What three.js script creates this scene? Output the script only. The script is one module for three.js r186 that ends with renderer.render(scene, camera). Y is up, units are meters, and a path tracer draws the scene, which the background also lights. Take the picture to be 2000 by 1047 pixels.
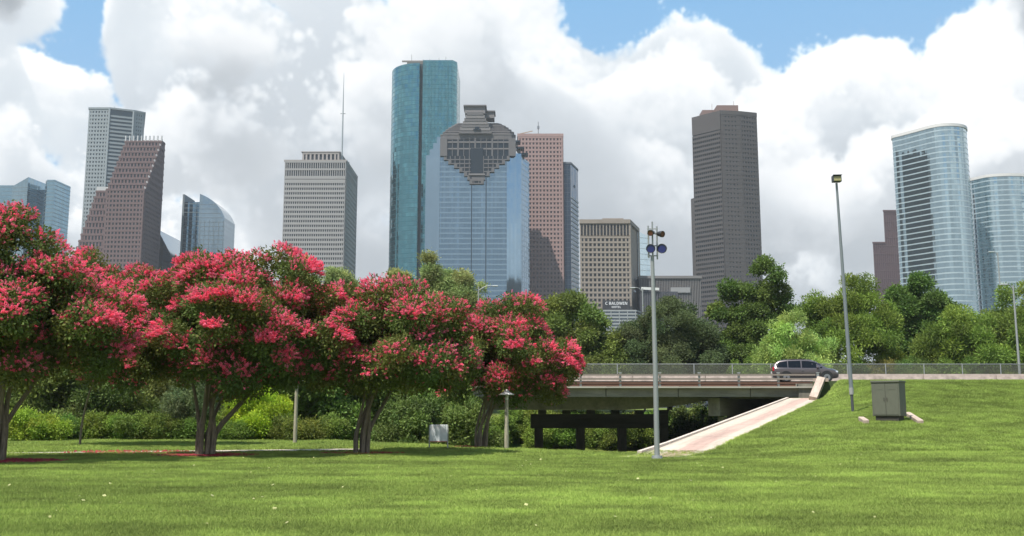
import * as THREE from 'three';
import { mergeGeometries } from 'three/addons/utils/BufferGeometryUtils.js';
import { RoundedBoxGeometry } from 'three/addons/geometries/RoundedBoxGeometry.js';
import { TextGeometry } from 'three/addons/geometries/TextGeometry.js';
import { FontLoader } from 'three/addons/loaders/FontLoader.js';

// ---------------------------------------------------------------- camera, sky, sun, exposure
const scene = new THREE.Scene();
const camera = new THREE.PerspectiveCamera(30.8, 1024 / 536, 0.1, 9000);
camera.position.set(0, 1.6, 0);
camera.rotation.x = 8.28 * Math.PI / 180;
const SUN = new THREE.Vector3(-0.30, 0.89, 0.33).normalize();

function rng(seed) {
  let a = seed >>> 0;
  return () => { a = (a + 0x6D2B79F5) | 0; let t = Math.imul(a ^ (a >>> 15), 1 | a); t = (t + Math.imul(t ^ (t >>> 7), 61 | t)) ^ t; return ((t ^ (t >>> 14)) >>> 0) / 4294967296; };
}
// A summer sky of cumulus: a layer of cloud 900 to 3600 m up, marched along every direction and lit by the sun.
function cumulusSky() {
  const W = 4096, H = 2048, data = new Float32Array(W * H * 4);
  const fract = (v) => v - Math.floor(v);
  function worley3(N, freq, seed) {                       // tiling inverted cell noise
    const r = rng(seed), n3 = freq ** 3, px = new Float32Array(n3), py = new Float32Array(n3), pz = new Float32Array(n3), out = new Float32Array(N * N * N);
    for (let i = 0; i < n3; i++) { px[i] = r(); py[i] = r(); pz[i] = r(); }
    const k = freq / N;
    for (let z = 0; z < N; z++) for (let y = 0; y < N; y++) for (let x = 0; x < N; x++) {
      const X = x * k, Y = y * k, Z = z * k, cx = Math.floor(X), cy = Math.floor(Y), cz = Math.floor(Z);
      let best = 9;
      for (let c = -1; c < 2; c++) { const gz = cz + c, wz = (gz + freq) % freq;
        for (let b = -1; b < 2; b++) { const gy = cy + b, wy = (gy + freq) % freq;
          for (let a = -1; a < 2; a++) { const gx = cx + a, wx = (gx + freq) % freq, i = (wz * freq + wy) * freq + wx;
            const dx = gx + px[i] - X, dy = gy + py[i] - Y, dz = gz + pz[i] - Z, d = dx * dx + dy * dy + dz * dz;
            if (d < best) best = d; } } }
      out[(z * N + y) * N + x] = 1 - Math.min(1, Math.sqrt(best));
    }
    return out;
  }
  function value3(N, freq, seed) {                        // tiling smooth gradient noise
    const r = rng(seed), n3 = freq ** 3, g = new Float32Array(n3 * 3), out = new Float32Array(N * N * N), s = (t) => t * t * t * (t * (t * 6 - 15) + 10);
    for (let i = 0; i < n3; i++) { const a = r() * 6.2832, c = r() * 2 - 1, q = Math.sqrt(1 - c * c); g[i * 3] = q * Math.cos(a); g[i * 3 + 1] = q * Math.sin(a); g[i * 3 + 2] = c; }
    const k = freq / N;
    const dot = (ix, iy, iz, fx, fy, fz) => { const i = (((iz % freq) * freq + (iy % freq)) * freq + (ix % freq)) * 3; return g[i] * fx + g[i + 1] * fy + g[i + 2] * fz; };
    for (let z = 0; z < N; z++) for (let y = 0; y < N; y++) for (let x = 0; x < N; x++) {
      const X = x * k, Y = y * k, Z = z * k, ix = Math.floor(X), iy = Math.floor(Y), iz = Math.floor(Z), fx = X - ix, fy = Y - iy, fz = Z - iz, u = s(fx), v = s(fy), w = s(fz);
      const l = (a, b, t) => a + (b - a) * t;
      out[(z * N + y) * N + x] = l(
        l(l(dot(ix, iy, iz, fx, fy, fz), dot(ix + 1, iy, iz, fx - 1, fy, fz), u), l(dot(ix, iy + 1, iz, fx, fy - 1, fz), dot(ix + 1, iy + 1, iz, fx - 1, fy - 1, fz), u), v),
        l(l(dot(ix, iy, iz + 1, fx, fy, fz - 1), dot(ix + 1, iy, iz + 1, fx - 1, fy, fz - 1), u), l(dot(ix, iy + 1, iz + 1, fx, fy - 1, fz - 1), dot(ix + 1, iy + 1, iz + 1, fx - 1, fy - 1, fz - 1), u), v), w);
    }
    return out;
  }
  const N1 = 96, N2 = 64, shape = new Float32Array(N1 ** 3), fine = new Float32Array(N2 ** 3);
  {
    const w1 = worley3(N1, 5, 11), w2 = worley3(N1, 10, 12), w3 = worley3(N1, 20, 13), p1 = value3(N1, 4, 14), p2 = value3(N1, 8, 15);
    for (let i = 0; i < shape.length; i++) {
      const p = 0.5 + 0.62 * p1[i] + 0.3 * p2[i], w = w1[i] * 0.6 + w2[i] * 0.28 + w3[i] * 0.12;
      shape[i] = 0.45 * p + 0.62 * w;
    }
    const a = worley3(N2, 4, 21), b = worley3(N2, 8, 22), c = worley3(N2, 16, 23);
    for (let i = 0; i < fine.length; i++) fine[i] = a[i] * 0.55 + b[i] * 0.3 + c[i] * 0.15;
  }
  function tri(t, N, x, y, z) {
    x = fract(x) * N; y = fract(y) * N; z = fract(z) * N;
    const x0 = x | 0, y0 = y | 0, z0 = z | 0, fx = x - x0, fy = y - y0, fz = z - z0, xa = x0 % N, ya = y0 % N, za = z0 % N, x1 = (xa + 1) % N, y1 = (ya + 1) % N, z1 = (za + 1) % N;
    const p = (za * N + ya) * N, q = (za * N + y1) * N, r = (z1 * N + ya) * N, s = (z1 * N + y1) * N;
    const a = t[p + xa] + (t[p + x1] - t[p + xa]) * fx, b = t[q + xa] + (t[q + x1] - t[q + xa]) * fx, c = t[r + xa] + (t[r + x1] - t[r + xa]) * fx, d = t[s + xa] + (t[s + x1] - t[s + xa]) * fx;
    const e = a + (b - a) * fy, f = c + (d - c) * fy;
    return e + (f - e) * fz;
  }
  const BASE = 850, TOP = 4300, S1 = 1 / 13000, S0 = 1 / 3700, S2 = 1 / 1150, S3 = 1 / 330;
  // cover: how much of the sky is clouded at a place on the ground plan, 0..1
  function density(x, y, z, cover, detail) {
    const lift = 2600 * Math.max(0, tri(shape, N1, x * S1 * 3.1, 0.37, z * S1 * 3.1) - 0.47), h = (y - BASE - lift) / (TOP - BASE);
    if (h <= 0 || h >= 1) return 0;
    const round = Math.min(1, h * 9) * (1 - h * h * h);
    const near = Math.max(0, 1 - (x * x + z * z) / (SKY.clear * SKY.clear)), far = Math.min(1, Math.max(0, (Math.sqrt(x * x + z * z) - 6000) / 12000));
    cover -= SKY.open * near - SKY.fill * far;
    let d = tri(shape, N1, x * S1 + SKY.ox, y * S1 * SKY.ys, z * S1 + SKY.oz) - (SKY.thr - SKY.cov * cover) - SKY.hgt * h;
    d *= SKY.gain; d *= round > 0 ? 1 : 0; d = d - (1 - round) * 0.35;
    if (d <= 0) return 0;
    if (detail) {
      const n = tri(fine, N2, x * S2, y * S2, z * S2), m = tri(fine, N2, x * S3 + 0.4, y * S3, z * S3), w = tri(fine, N2, x * S0 + 0.2, y * S0 + 0.7, z * S0);
      d -= ((1 - w) * 0.74 + (1 - n) * 0.6 + (1 - m) * 0.44 - 0.53) * SKY.erode * (1.15 - Math.min(1, d));
      if (d <= 0) return 0;
    }
    return Math.min(1, d);
  }
  const [sx, sy, sz] = SUN.toArray();
  const LS = [28, 80, 180, 380, 760];
  const rgb = [0, 0, 0];
  function ray(dx, dy, dz, steps) {
    const el = Math.asin(dy), az = Math.atan2(dx, -dz);
    // clear air
    const k = Math.pow(1 - Math.min(1, dy), 3.5), bl0 = 0.155 + 0.43 * k, bl1 = 0.40 + 0.30 * k, bl2 = 0.70 + 0.14 * k;
    let bias = SKY.bias;
    for (const [ga, ge, ra, re, v] of SKY.gaps) { const q = ((az - ga) / ra) ** 2 + ((el - ge) / re) ** 2; if (q < 6) bias += v * Math.exp(-q); }
    let T = 1, L = 0, Lb = 0, dist = 0, wsum = 0;
    const t0 = BASE / dy, t1 = Math.min(TOP / dy, 42000);
    let t = t0 + SKY.jit * 30, n = 0;
    const mu = dx * sx + dy * sy + dz * sz;
    const hg = (g) => (1 - g * g) / Math.pow(1 + g * g - 2 * g * mu, 1.5);
    const phase = 0.65 * hg(0.35) + 0.5 * hg(-0.15);
    while (t < t1 && T > 0.02 && n < steps) {
      n++;
      const x = dx * t, y = dy * t, z = dz * t;
      const d0 = density(x, y, z, bias, false);
      if (d0 <= 0) { t += Math.max(60, t * 0.011); continue; }
      const ds = Math.max(22, t * 0.0045);
      const d = density(x, y, z, bias, true);
      if (d > 0) {
        let tau = 0, prev = 0;
        for (let i = 0; i < 5; i++) { const s = LS[i]; tau += density(x + sx * s, y + sy * s, z + sz * s, bias, i < 3) * (s - prev); prev = s; }
        const ext = 0.042, od = tau * ext;
        const sun = (0.74 * Math.exp(-od * 0.5) + 0.26 * Math.exp(-od * 0.10)) * phase;
        const h = (y - BASE) / (TOP - BASE), amb = SKY.amb0 + SKY.amb1 * Math.min(1, h * 1.7);
        const a = 1 - Math.exp(-d * ext * ds * 1.6);
        L += T * a * sun * SKY.sun; Lb += T * a * amb;
        dist += T * a * t; wsum += T * a;
        T *= 1 - a;
      }
      t += ds;
    }
    const far = wsum > 0 ? dist / wsum : 0, air = 1 - Math.exp(-far / 70000), al = 1 - T;
    const c0 = L * 1.0 + Lb * 0.90, c1 = L * 0.99 + Lb * 0.985, c2 = L * 0.975 + Lb * 1.07;
    const hz = 0.80;
    rgb[0] = bl0 * T + c0 * (1 - air) + al * air * hz * 0.95; rgb[1] = bl1 * T + c1 * (1 - air) + al * air * hz; rgb[2] = bl2 * T + c2 * (1 - air) + al * air * hz * 1.03;
    const low = Math.exp(-el / 0.045);                       // thick pale air along the horizon
    rgb[0] += (0.80 - rgb[0]) * low * 0.8; rgb[1] += (0.85 - rgb[1]) * low * 0.8; rgb[2] += (0.88 - rgb[2]) * low * 0.8;
    for (let i = 0; i < 3; i++) { const v = rgb[i]; rgb[i] = v < 0.7 ? v : 0.7 + 0.36 * (1 - Math.exp(-(v - 0.7) / 0.36)); }
  }
  const put = (i, a, b, c) => { a *= SKY.level; b *= SKY.level; c *= SKY.level; data[i] = a; data[i + 1] = b; data[i + 2] = c; data[i + 3] = 1; };
  const dirOf = (c, r) => { const ph = ((c + 0.5) / W - 0.5) * 2 * Math.PI, th = ((r + 0.5) / H - 0.5) * Math.PI; return [Math.cos(th) * Math.cos(ph), Math.sin(th), Math.cos(th) * Math.sin(ph)]; };
  const jr = rng(5);
  // coarse grid over the whole dome, then the field of view at full resolution
  const Q = 4, cw = W / Q, ch = H / 2 / Q, coarse = new Float32Array((cw + 1) * (ch + 1) * 3);
  for (let j = 0; j <= ch; j++) for (let i = 0; i < cw; i++) {
    const [x, y, z] = dirOf(i * Q, H / 2 + Math.min(j * Q, H / 2 - 1)); SKY.jit = jr(); ray(x, Math.max(y, 0.012), z, 150);
    const p = (j * (cw + 1) + i) * 3; coarse[p] = rgb[0]; coarse[p + 1] = rgb[1]; coarse[p + 2] = rgb[2];
  }
  for (let j = 0; j <= ch; j++) for (let q = 0; q < 3; q++) coarse[(j * (cw + 1) + cw) * 3 + q] = coarse[j * (cw + 1) * 3 + q];
  for (let r = H / 2; r < H; r++) for (let c = 0; c < W; c++) {
    const [x, y, z] = dirOf(c, r), o = (r * W + c) * 4;
    if (z < 0 && Math.abs(x) < -z * 0.60 && y < 0.50) { SKY.jit = jr(); ray(x, Math.max(y, 0.012), z, 260); put(o, rgb[0], rgb[1], rgb[2]); continue; }
    const fi = c / Q, fj = (r - H / 2) / Q, i = fi | 0, j = fj | 0, a = fi - i, b = fj - j, p = (j * (cw + 1) + i) * 3, s = p + (cw + 1) * 3;
    const m = (q) => (coarse[p + q] * (1 - a) + coarse[p + 3 + q] * a) * (1 - b) + (coarse[s + q] * (1 - a) + coarse[s + 3 + q] * a) * b;
    put(o, m(0), m(1), m(2));
  }
  for (let o = 0; o < W * H / 2; o++) put(o * 4, 0.16, 0.19, 0.10);
  const t = new THREE.DataTexture(data, W, H, THREE.RGBAFormat, THREE.FloatType);
  t.mapping = THREE.EquirectangularReflectionMapping; t.magFilter = THREE.LinearFilter; t.colorSpace = THREE.LinearSRGBColorSpace; t.needsUpdate = true;
  return t;
}
// openings in the cloud: azimuth, elevation (radians), their half sizes, and how much cover they take away
const SKY = { thr: 0.76, cov: 0.34, hgt: 0.16, gain: 4.6, erode: 1.6, bias: 1.07, amb0: 0.34, amb1: 0.31, sun: 0.97, jit: 0, level: 0.78, clear: 7000, open: 0.5, fill: 0.0, ox: 0.95, oz: 0.3, ys: 1.0,
  gaps: [[-0.32, 0.26, 0.08, 0.08, 0.3], [-0.43, 0.385, 0.02, 0.06, -0.7], [-0.50, 0.37, 0.03, 0.06, 0.3], [0.095, 0.395, 0.065, 0.05, -0.7], [0.34, 0.412, 0.14, 0.032, -0.85], [-0.43, 0.28, 0.03, 0.05, -0.3], [-0.135, 0.19, 0.04, 0.03, -0.3]] };
scene.background = cumulusSky();
scene.environment = scene.background;
console.log('sky', Math.round(performance.now()));

const sun = new THREE.DirectionalLight(new THREE.Color(1.0, 0.955, 0.88), 4.9);
sun.position.copy(SUN).multiplyScalar(400).add(new THREE.Vector3(0, 0, -60)); sun.target.position.set(0, 0, -60);
sun.castShadow = true; sun.shadow.mapSize.set(4096, 4096); sun.shadow.radius = 1.5;
Object.assign(sun.shadow.camera, { left: -110, right: 110, top: 110, bottom: -110, near: 10, far: 900 });
scene.add(sun, sun.target);
const renderer = new THREE.WebGLRenderer({ antialias: true });
renderer.toneMapping = THREE.LinearToneMapping;
renderer.toneMappingExposure = 1.5;
renderer.shadowMap.enabled = true;
scene.fog = new THREE.FogExp2(new THREE.Color().setRGB(0.80, 0.86, 0.92), 0.00011);

// ---------------------------------------------------------------- helpers
const taken = new Map();
function numbered(n) { const k = taken.get(n) ?? 0; taken.set(n, k + 1); return k ? n + '_' + String(k).padStart(3, '0') : n; }
function tag(o, label, category, group) { o.userData.label = label; o.userData.category = category; if (group) o.userData.group = group; return o; }
function thing(name, label, category, x = 0, y = 0, z = 0, turn = 0, group) {
  const o = new THREE.Group(); o.name = numbered(name); o.position.set(x, y, z); o.rotation.y = turn; scene.add(o); return tag(o, label, category, group);
}
function put(name, geo, m, parent, x = 0, y = 0, z = 0, ry = 0) {
  const o = new THREE.Mesh(geo, m); o.name = name; o.position.set(x, y, z); if (ry) o.rotation.y = ry;
  o.castShadow = o.receiveShadow = true; parent.add(o); return o;
}
function structure(name, geo, m) { const o = put(numbered(name), geo, m, scene); o.userData.kind = 'structure'; return o; }
const box = (w, h, d) => new THREE.BoxGeometry(w, h, d);
const moved = (g, x, y, z) => g.translate(x, y, z);
const rgb = (r, g, b) => new THREE.Color().setRGB(r, g, b);
const lerp = THREE.MathUtils.lerp, clamp = THREE.MathUtils.clamp, sst = THREE.MathUtils.smoothstep;
const PI = Math.PI, V3 = (x, y, z) => new THREE.Vector3(x, y, z);
// tiling value noise for textures
function noise2(seed, P) {
  const r = rng(seed), t = new Float32Array(P * P); for (let i = 0; i < t.length; i++) t[i] = r();
  return (x, y) => { const ix = Math.floor(x), iy = Math.floor(y), fx = x - ix, fy = y - iy, u = fx * fx * (3 - 2 * fx), v = fy * fy * (3 - 2 * fy);
    const a = ((ix % P) + P) % P, b = (a + 1) % P, c = ((iy % P) + P) % P, d = (c + 1) % P;
    return lerp(lerp(t[c * P + a], t[c * P + b], u), lerp(t[d * P + a], t[d * P + b], u), v); };
}
function texture(N, M, fn, srgb = true, metresX = 1, metresY = 1, nearest = false) {
  const d = new Uint8Array(N * M * 4), q = (v) => { v = clamp(v, 0, 1); return Math.round(255 * (srgb ? (v <= 0.0031308 ? v * 12.92 : 1.055 * Math.pow(v, 1 / 2.4) - 0.055) : v)); };
  for (let j = 0; j < M; j++) for (let i = 0; i < N; i++) { const c = fn(i / N, j / M, i, j), o = (j * N + i) * 4; d[o] = q(c[0]); d[o + 1] = q(c[1]); d[o + 2] = q(c[2]); d[o + 3] = c.length > 3 ? q(c[3]) : 255; }
  const t = new THREE.DataTexture(d, N, M, THREE.RGBAFormat); t.wrapS = t.wrapT = THREE.RepeatWrapping; t.magFilter = nearest ? THREE.NearestFilter : THREE.LinearFilter; t.minFilter = THREE.LinearMipmapLinearFilter; t.generateMipmaps = true;
  if (srgb) t.colorSpace = THREE.SRGBColorSpace; t.repeat.set(1 / metresX, 1 / metresY); t.needsUpdate = true; return t;
}
const grainTex = (seed, lo, hi, tint, metres, n = 256) => { const a = noise2(seed, 8), b = noise2(seed + 1, 32), c = noise2(seed + 2, n);
  return texture(n, n, (u, v) => { const k = lerp(lo, hi, 0.45 * a(u * 8, v * 8) + 0.3 * b(u * 32, v * 32) + 0.25 * c(u * n, v * n)); return [tint[0] * k, tint[1] * k, tint[2] * k]; }, true, metres, metres); };
const std = (o) => new THREE.MeshStandardMaterial({ roughness: 0.85, ...o });
// a prism over a ground plan [x, z] (anticlockwise seen from above), walls with uv in metres
function prism(plan, y0, y1, topAt) {
  const pos = [], uv = [], n = plan.length; let run = 0;
  const H = (i) => topAt ? topAt(plan[i % n][0], plan[i % n][1]) : y1;
  for (let i = 0; i < n; i++) {
    const [ax, az] = plan[i], [bx, bz] = plan[(i + 1) % n], L = Math.hypot(bx - ax, bz - az), ha = H(i), hb = H(i + 1);
    pos.push(ax, y0, az, bx, y0, bz, bx, hb, bz, ax, y0, az, bx, hb, bz, ax, ha, az);
    uv.push(run, y0, run + L, y0, run + L, hb, run, y0, run + L, hb, run, ha); run += L;
  }
  const sh = plan.map(([x, z]) => new THREE.Vector2(x, z));
  for (const [a, b, c] of THREE.ShapeUtils.triangulateShape(sh, [])) {
    const area = (sh[b].x - sh[a].x) * (sh[c].y - sh[a].y) - (sh[b].y - sh[a].y) * (sh[c].x - sh[a].x);
    for (const i of area > 0 ? [a, c, b] : [a, b, c]) { pos.push(sh[i].x, H(i), sh[i].y); uv.push(sh[i].x, sh[i].y); }
  }
  const g = new THREE.BufferGeometry();
  g.setAttribute('position', new THREE.Float32BufferAttribute(pos, 3)); g.setAttribute('uv', new THREE.Float32BufferAttribute(uv, 2)); g.computeVertexNormals();
  return g;
}
// the band between a plan and the same plan pushed out by t
function ringBand(plan, t, h, closed = true) {
  const n = plan.length, out = [], m = closed ? n : n - 1, off = [];
  const nrm = (i) => { const [ax, az] = plan[i], [bx, bz] = plan[(i + 1) % n], L = Math.hypot(bx - ax, bz - az) || 1; return [-(bz - az) / L, (bx - ax) / L]; };
  for (let i = 0; i < n; i++) {
    let a = nrm(closed ? (i + n - 1) % n : Math.max(0, i - 1)), b = nrm(closed ? i : Math.min(n - 2, i));
    let x = a[0] + b[0], z = a[1] + b[1]; const L = Math.hypot(x, z) || 1, c = (x * a[0] + z * a[1]) / L; off.push([plan[i][0] + x / L * t / Math.max(0.4, c), plan[i][1] + z / L * t / Math.max(0.4, c)]);
  }
  const pos = [];
  const quad = (a, b, c, d) => pos.push(...a, ...b, ...c, ...a, ...c, ...d);
  for (let i = 0; i < m; i++) { const j = (i + 1) % n, A = plan[i], B = plan[j], C = off[i], D = off[j];
    quad([C[0], 0, C[1]], [D[0], 0, D[1]], [D[0], h, D[1]], [C[0], h, C[1]]);
    quad([C[0], h, C[1]], [D[0], h, D[1]], [B[0], h, B[1]], [A[0], h, A[1]]);
    quad([A[0], 0, A[1]], [B[0], 0, B[1]], [D[0], 0, D[1]], [C[0], 0, C[1]]);
  }
  const g = new THREE.BufferGeometry(); g.setAttribute('position', new THREE.Float32BufferAttribute(pos, 3)); g.computeVertexNormals(); return g;
}
function tube(points, radii, sides = 7) {                    // a tapered limb through points
  const c = new THREE.CatmullRomCurve3(points), n = Math.max(2, (points.length - 1) * 3), fr = c.computeFrenetFrames(n, false), pos = [], idx = [], uv = [];
  for (let i = 0; i <= n; i++) {
    const t = i / n, p = c.getPoint(t), k = t * (radii.length - 1), a = Math.min(radii.length - 2, Math.floor(k)), r = lerp(radii[a], radii[a + 1], k - a);
    for (let s = 0; s <= sides; s++) { const q = s / sides * 2 * PI, x = Math.cos(q) * r, y = Math.sin(q) * r, N = fr.normals[i], B = fr.binormals[i]; pos.push(p.x + N.x * x + B.x * y, p.y + N.y * x + B.y * y, p.z + N.z * x + B.z * y); uv.push(s / sides, t * 3); }
  }
  for (let i = 0; i < n; i++) for (let s = 0; s < sides; s++) { const a = i * (sides + 1) + s, b = a + sides + 1; idx.push(a, a + 1, b, b, a + 1, b + 1); }
  const g = new THREE.BufferGeometry(); g.setAttribute('position', new THREE.Float32BufferAttribute(pos, 3)); g.setAttribute('uv', new THREE.Float32BufferAttribute(uv, 2)); g.setIndex(idx); g.computeVertexNormals(); return g;
}
function sheet(nu, nv, fn, uvScale = 1) {                     // grid surface fn(u, v) -> [x, y, z]
  const pos = [], uv = [], idx = [];
  for (let j = 0; j <= nv; j++) for (let i = 0; i <= nu; i++) { const p = fn(i / nu, j / nv); pos.push(...p); uv.push(p[0] * uvScale, -p[2] * uvScale); }
  for (let j = 0; j < nv; j++) for (let i = 0; i < nu; i++) { const a = j * (nu + 1) + i, b = a + nu + 1; idx.push(a, a + 1, b, b, a + 1, b + 1); }
  const g = new THREE.BufferGeometry(); g.setAttribute('position', new THREE.Float32BufferAttribute(pos, 3)); g.setAttribute('uv', new THREE.Float32BufferAttribute(uv, 2)); g.setIndex(idx); g.computeVertexNormals(); return g;
}
function piece(table, x) { for (let i = 0; i < table.length - 1; i++) if (x <= table[i + 1][0]) { const [a, b] = table[i], [c, d] = table[i + 1]; return x <= a ? b : lerp(b, d, (x - a) / (c - a)); } return table[table.length - 1][1]; }

// ---------------------------------------------------------------- ground
// D is the distance straight ahead (D = -z). The lawn is level, rises to the road on the right and falls to the bayou behind the crest.
const rampX = (D) => 4.7 + (D - 33) * 0.4576;
const RAMP = [[30, 0], [34.5, 0.0], [37, 0.1], [66, 2.32], [70, 2.6]];
const HILL = [[26, 0], [33, 0.14], [38, 0.42], [45, 1.05], [52, 1.66], [59, 2.65], [64, 3.4], [67, 3.58], [90, 3.58]];
const crestD = (x) => piece([[-60, 62], [-9.5, 51], [0, 39.5], [4.7, 35.5], [6, 35]], x);
function ground(x, D) {
  const rx = rampX(D), hill = piece(HILL, D) , ramp = piece(RAMP, D);
  let h = 0;
  if (D > 26 && x > rx - 1.2) {
    const e = x - (rx + 1.1);
    h = e <= 0 ? Math.min(ramp, hill + 9) : lerp(ramp, hill, sst(e, 0, lerp(6.5, 1.4, sst(D, 55, 66))));
  } else if (D > crestD(x)) {
    const past = D - crestD(x);
    h = Math.max(-2.3, -past * 0.24 * sst(past, 0, 5));
    const e = (rx - 1.2) - x;                                 // bank beside the ramp
    if (e < 6 && D > 35) h = Math.max(h, ramp - 0.25 - e * 0.95);
  }
  return h;
}
const lawnTex = (() => {
  const a = noise2(301, 8), b = noise2(302, 32), c = noise2(303, 128), d = noise2(304, 512);
  return texture(1024, 1024, (u, v) => {
    const band = b(u * 8, v * 32), k = 0.40 * a(u * 8, v * 8) + 0.25 * band + 0.2 * c(u * 128, v * 128) + 0.3 * d(u * 512, v * 512) - 0.07;
    const dry = sst(a(u * 8 + 3.3, v * 8 + 5.1) * 0.6 + c(u * 64, v * 64) * 0.4, 0.55, 0.75);
    const g = lerp(0.62, 1.3, k);
    return [0.108 * g * (1 + 0.25 * dry), 0.150 * g * (1 + 0.08 * dry), 0.016 * g * (1 + 0.3 * dry)];
  }, true, 9, 9);
})();
const lawnBump = (() => { const a = noise2(311, 256), b = noise2(312, 64); return texture(512, 512, (u, v) => { const k = 0.6 * a(u * 256, v * 256) + 0.4 * b(u * 64, v * 64); return [k, k, k]; }, false, 4, 4); })();
const lawnMat = std({ map: lawnTex, roughness: 0.95, bumpMap: lawnBump, bumpScale: 0.035 });
const earthMat = std({ map: grainTex(321, 0.5, 1.3, [0.06, 0.085, 0.03], 12), roughness: 1 });
structure('ground', sheet(24, 24, (u, v) => [lerp(-3200, 3200, u), -2.6, lerp(900, -3600, v)]), earthMat);
structure('lawn', sheet(400, 380, (u, v) => { const D = lerp(-25, 67.0, v), x = lerp(-62, 62, u); return [x, ground(x, D), -D]; }), lawnMat);
structure('far_bank', sheet(60, 20, (u, v) => { const x = lerp(-120, 150, u), D = lerp(91, 150, v); return [x, piece([[91, -2.7], [94, -2.2], [107, 1.4], [118, 1.8], [140, 1.8], [150, -3]], D), -D]; }), lawnMat);
const bankY = (D) => piece([[91, -2.7], [94, -2.2], [107, 1.4], [118, 1.8]], D);

// ---------------------------------------------------------------- skyline
// panes of a curtain wall stand a hair out of true with one another: one normal per pane
const paneTilt = (seed, w, h, amount) => { const r = rng(seed), col = []; for (let i = 0; i < 64; i++) col.push(r() - 0.5); return texture(64, 64, (u, v, i) => [0.5 + (col[i] * 0.9 + (r() - 0.5) * 0.2) * amount, 0.5 + (r() - 0.5) * amount * 0.22, 1], false, 64 * w, 64 * h, true); };
const glass = (color, seed, o = {}) => new THREE.MeshStandardMaterial({ color: rgb(...color.map((v) => v * 0.86)), metalness: o.metal ?? 0.95, roughness: o.rough ?? 0.1, normalMap: paneTilt(seed, o.w ?? 1.6, o.h ?? 4, o.tilt ?? 0.06) });
const stoneMat = (seed, c, rough = 0.8) => std({ map: grainTex(seed, 0.64, 0.86, c, 60, 128), roughness: rough });
function tower(name, label) { return thing(name, label, 'building'); }
const W = (plan) => plan.map(([x, D]) => [x, -D]);             // plans are written as [x, distance]
// one wall from A to B (left to right seen from outside): floor bands and piers standing proud of the glazed core
function wall(parent, A, B, y0, y1, o) {
  const dx = B[0] - A[0], dz = B[1] - A[1], L = Math.hypot(dx, dz), ry = Math.atan2(-dz, dx), nx = -dz / L, nz = dx / L, cx = (A[0] + B[0]) / 2, cz = (A[1] + B[1]) / 2, p = o.proud ?? 0.5;
  const H = y1 - y0, n = Math.max(1, Math.round(H / o.floor)), fh = H / n;
  if (o.band) { const g = box(L, o.band, p); for (let i = 0; i <= n; i++) put(o.bandName ?? 'spandrel', g, o.mat, parent, cx + nx * p / 2, y0 + i * fh, cz + nz * p / 2, ry); }
  if (o.pier) { const m = Math.max(1, Math.round(L / o.bay)), bay = L / m, g = box(o.pier, H, p * 0.92), gEnd = g; for (let i = 0; i <= m; i++) { const s = clamp(i * bay, o.pier / 2, L - o.pier / 2); put(o.pierName ?? 'pier', gEnd, o.pierMat ?? o.mat, parent, A[0] + dx / L * s + nx * p * 0.46, (y0 + y1) / 2, A[1] + dz / L * s + nz * p * 0.46, ry); } }
}
function bands(parent, plan, y0, y1, floor, h, t, m, name = 'spandrel', closed = true) {
  const g = ringBand(plan, t, h, closed), n = Math.round((y1 - y0) / floor), fh = (y1 - y0) / n;
  for (let i = 0; i <= n; i++) put(name, g, m, parent, 0, y0 + i * fh - h / 2, 0);
}
const Y0 = 34;                                                 // below this the trees hide the towers
const darkPane = glass([0.035, 0.045, 0.055], 41, { metal: 0.35, rough: 0.12, w: 3, h: 4, tilt: 0.03 });
const bluePane = glass([0.06, 0.085, 0.10], 42, { metal: 0.6, rough: 0.1, w: 3, h: 4, tilt: 0.04 });

{ // cluster of glass slabs at the left edge
  const t = tower('glass_office_cluster', 'cluster of blue-green glass slabs with slanted tops at the far left edge'), m = glass([0.26, 0.42, 0.50], 51), dk = glass([0.10, 0.19, 0.25], 52), fr = stoneMat(53, [0.22, 0.27, 0.30], 0.5);
  const A = W([[-560, 1000], [-523.5, 1000], [-523.5, 1030], [-560, 1030]]), B = W([[-523.2, 996], [-504, 990], [-502, 1030], [-523.2, 1030]]), C = W([[-504, 1008], [-491, 1008], [-491, 1030], [-504, 1030]]), D = W([[-492, 1003], [-488, 998], [-480, 998], [-478, 1030], [-492, 1030]]);
  put('slab', prism(A, 0, 235), m, t); put('slab', prism(B, 0, 242, (x) => lerp(233, 241.5, (x + 523.2) / 19.2)), glass([0.36, 0.5, 0.56], 54), t); put('slab', prism(C, 0, 232), dk, t); put('slab', prism(D, 0, 240.5), m, t);
  bands(t, A, Y0, 233, 4.2, 0.5, 0.15, fr); bands(t, B, Y0, 231, 4.2, 0.5, 0.15, fr); bands(t, D, Y0, 239, 4.2, 0.5, 0.15, fr);
}
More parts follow.
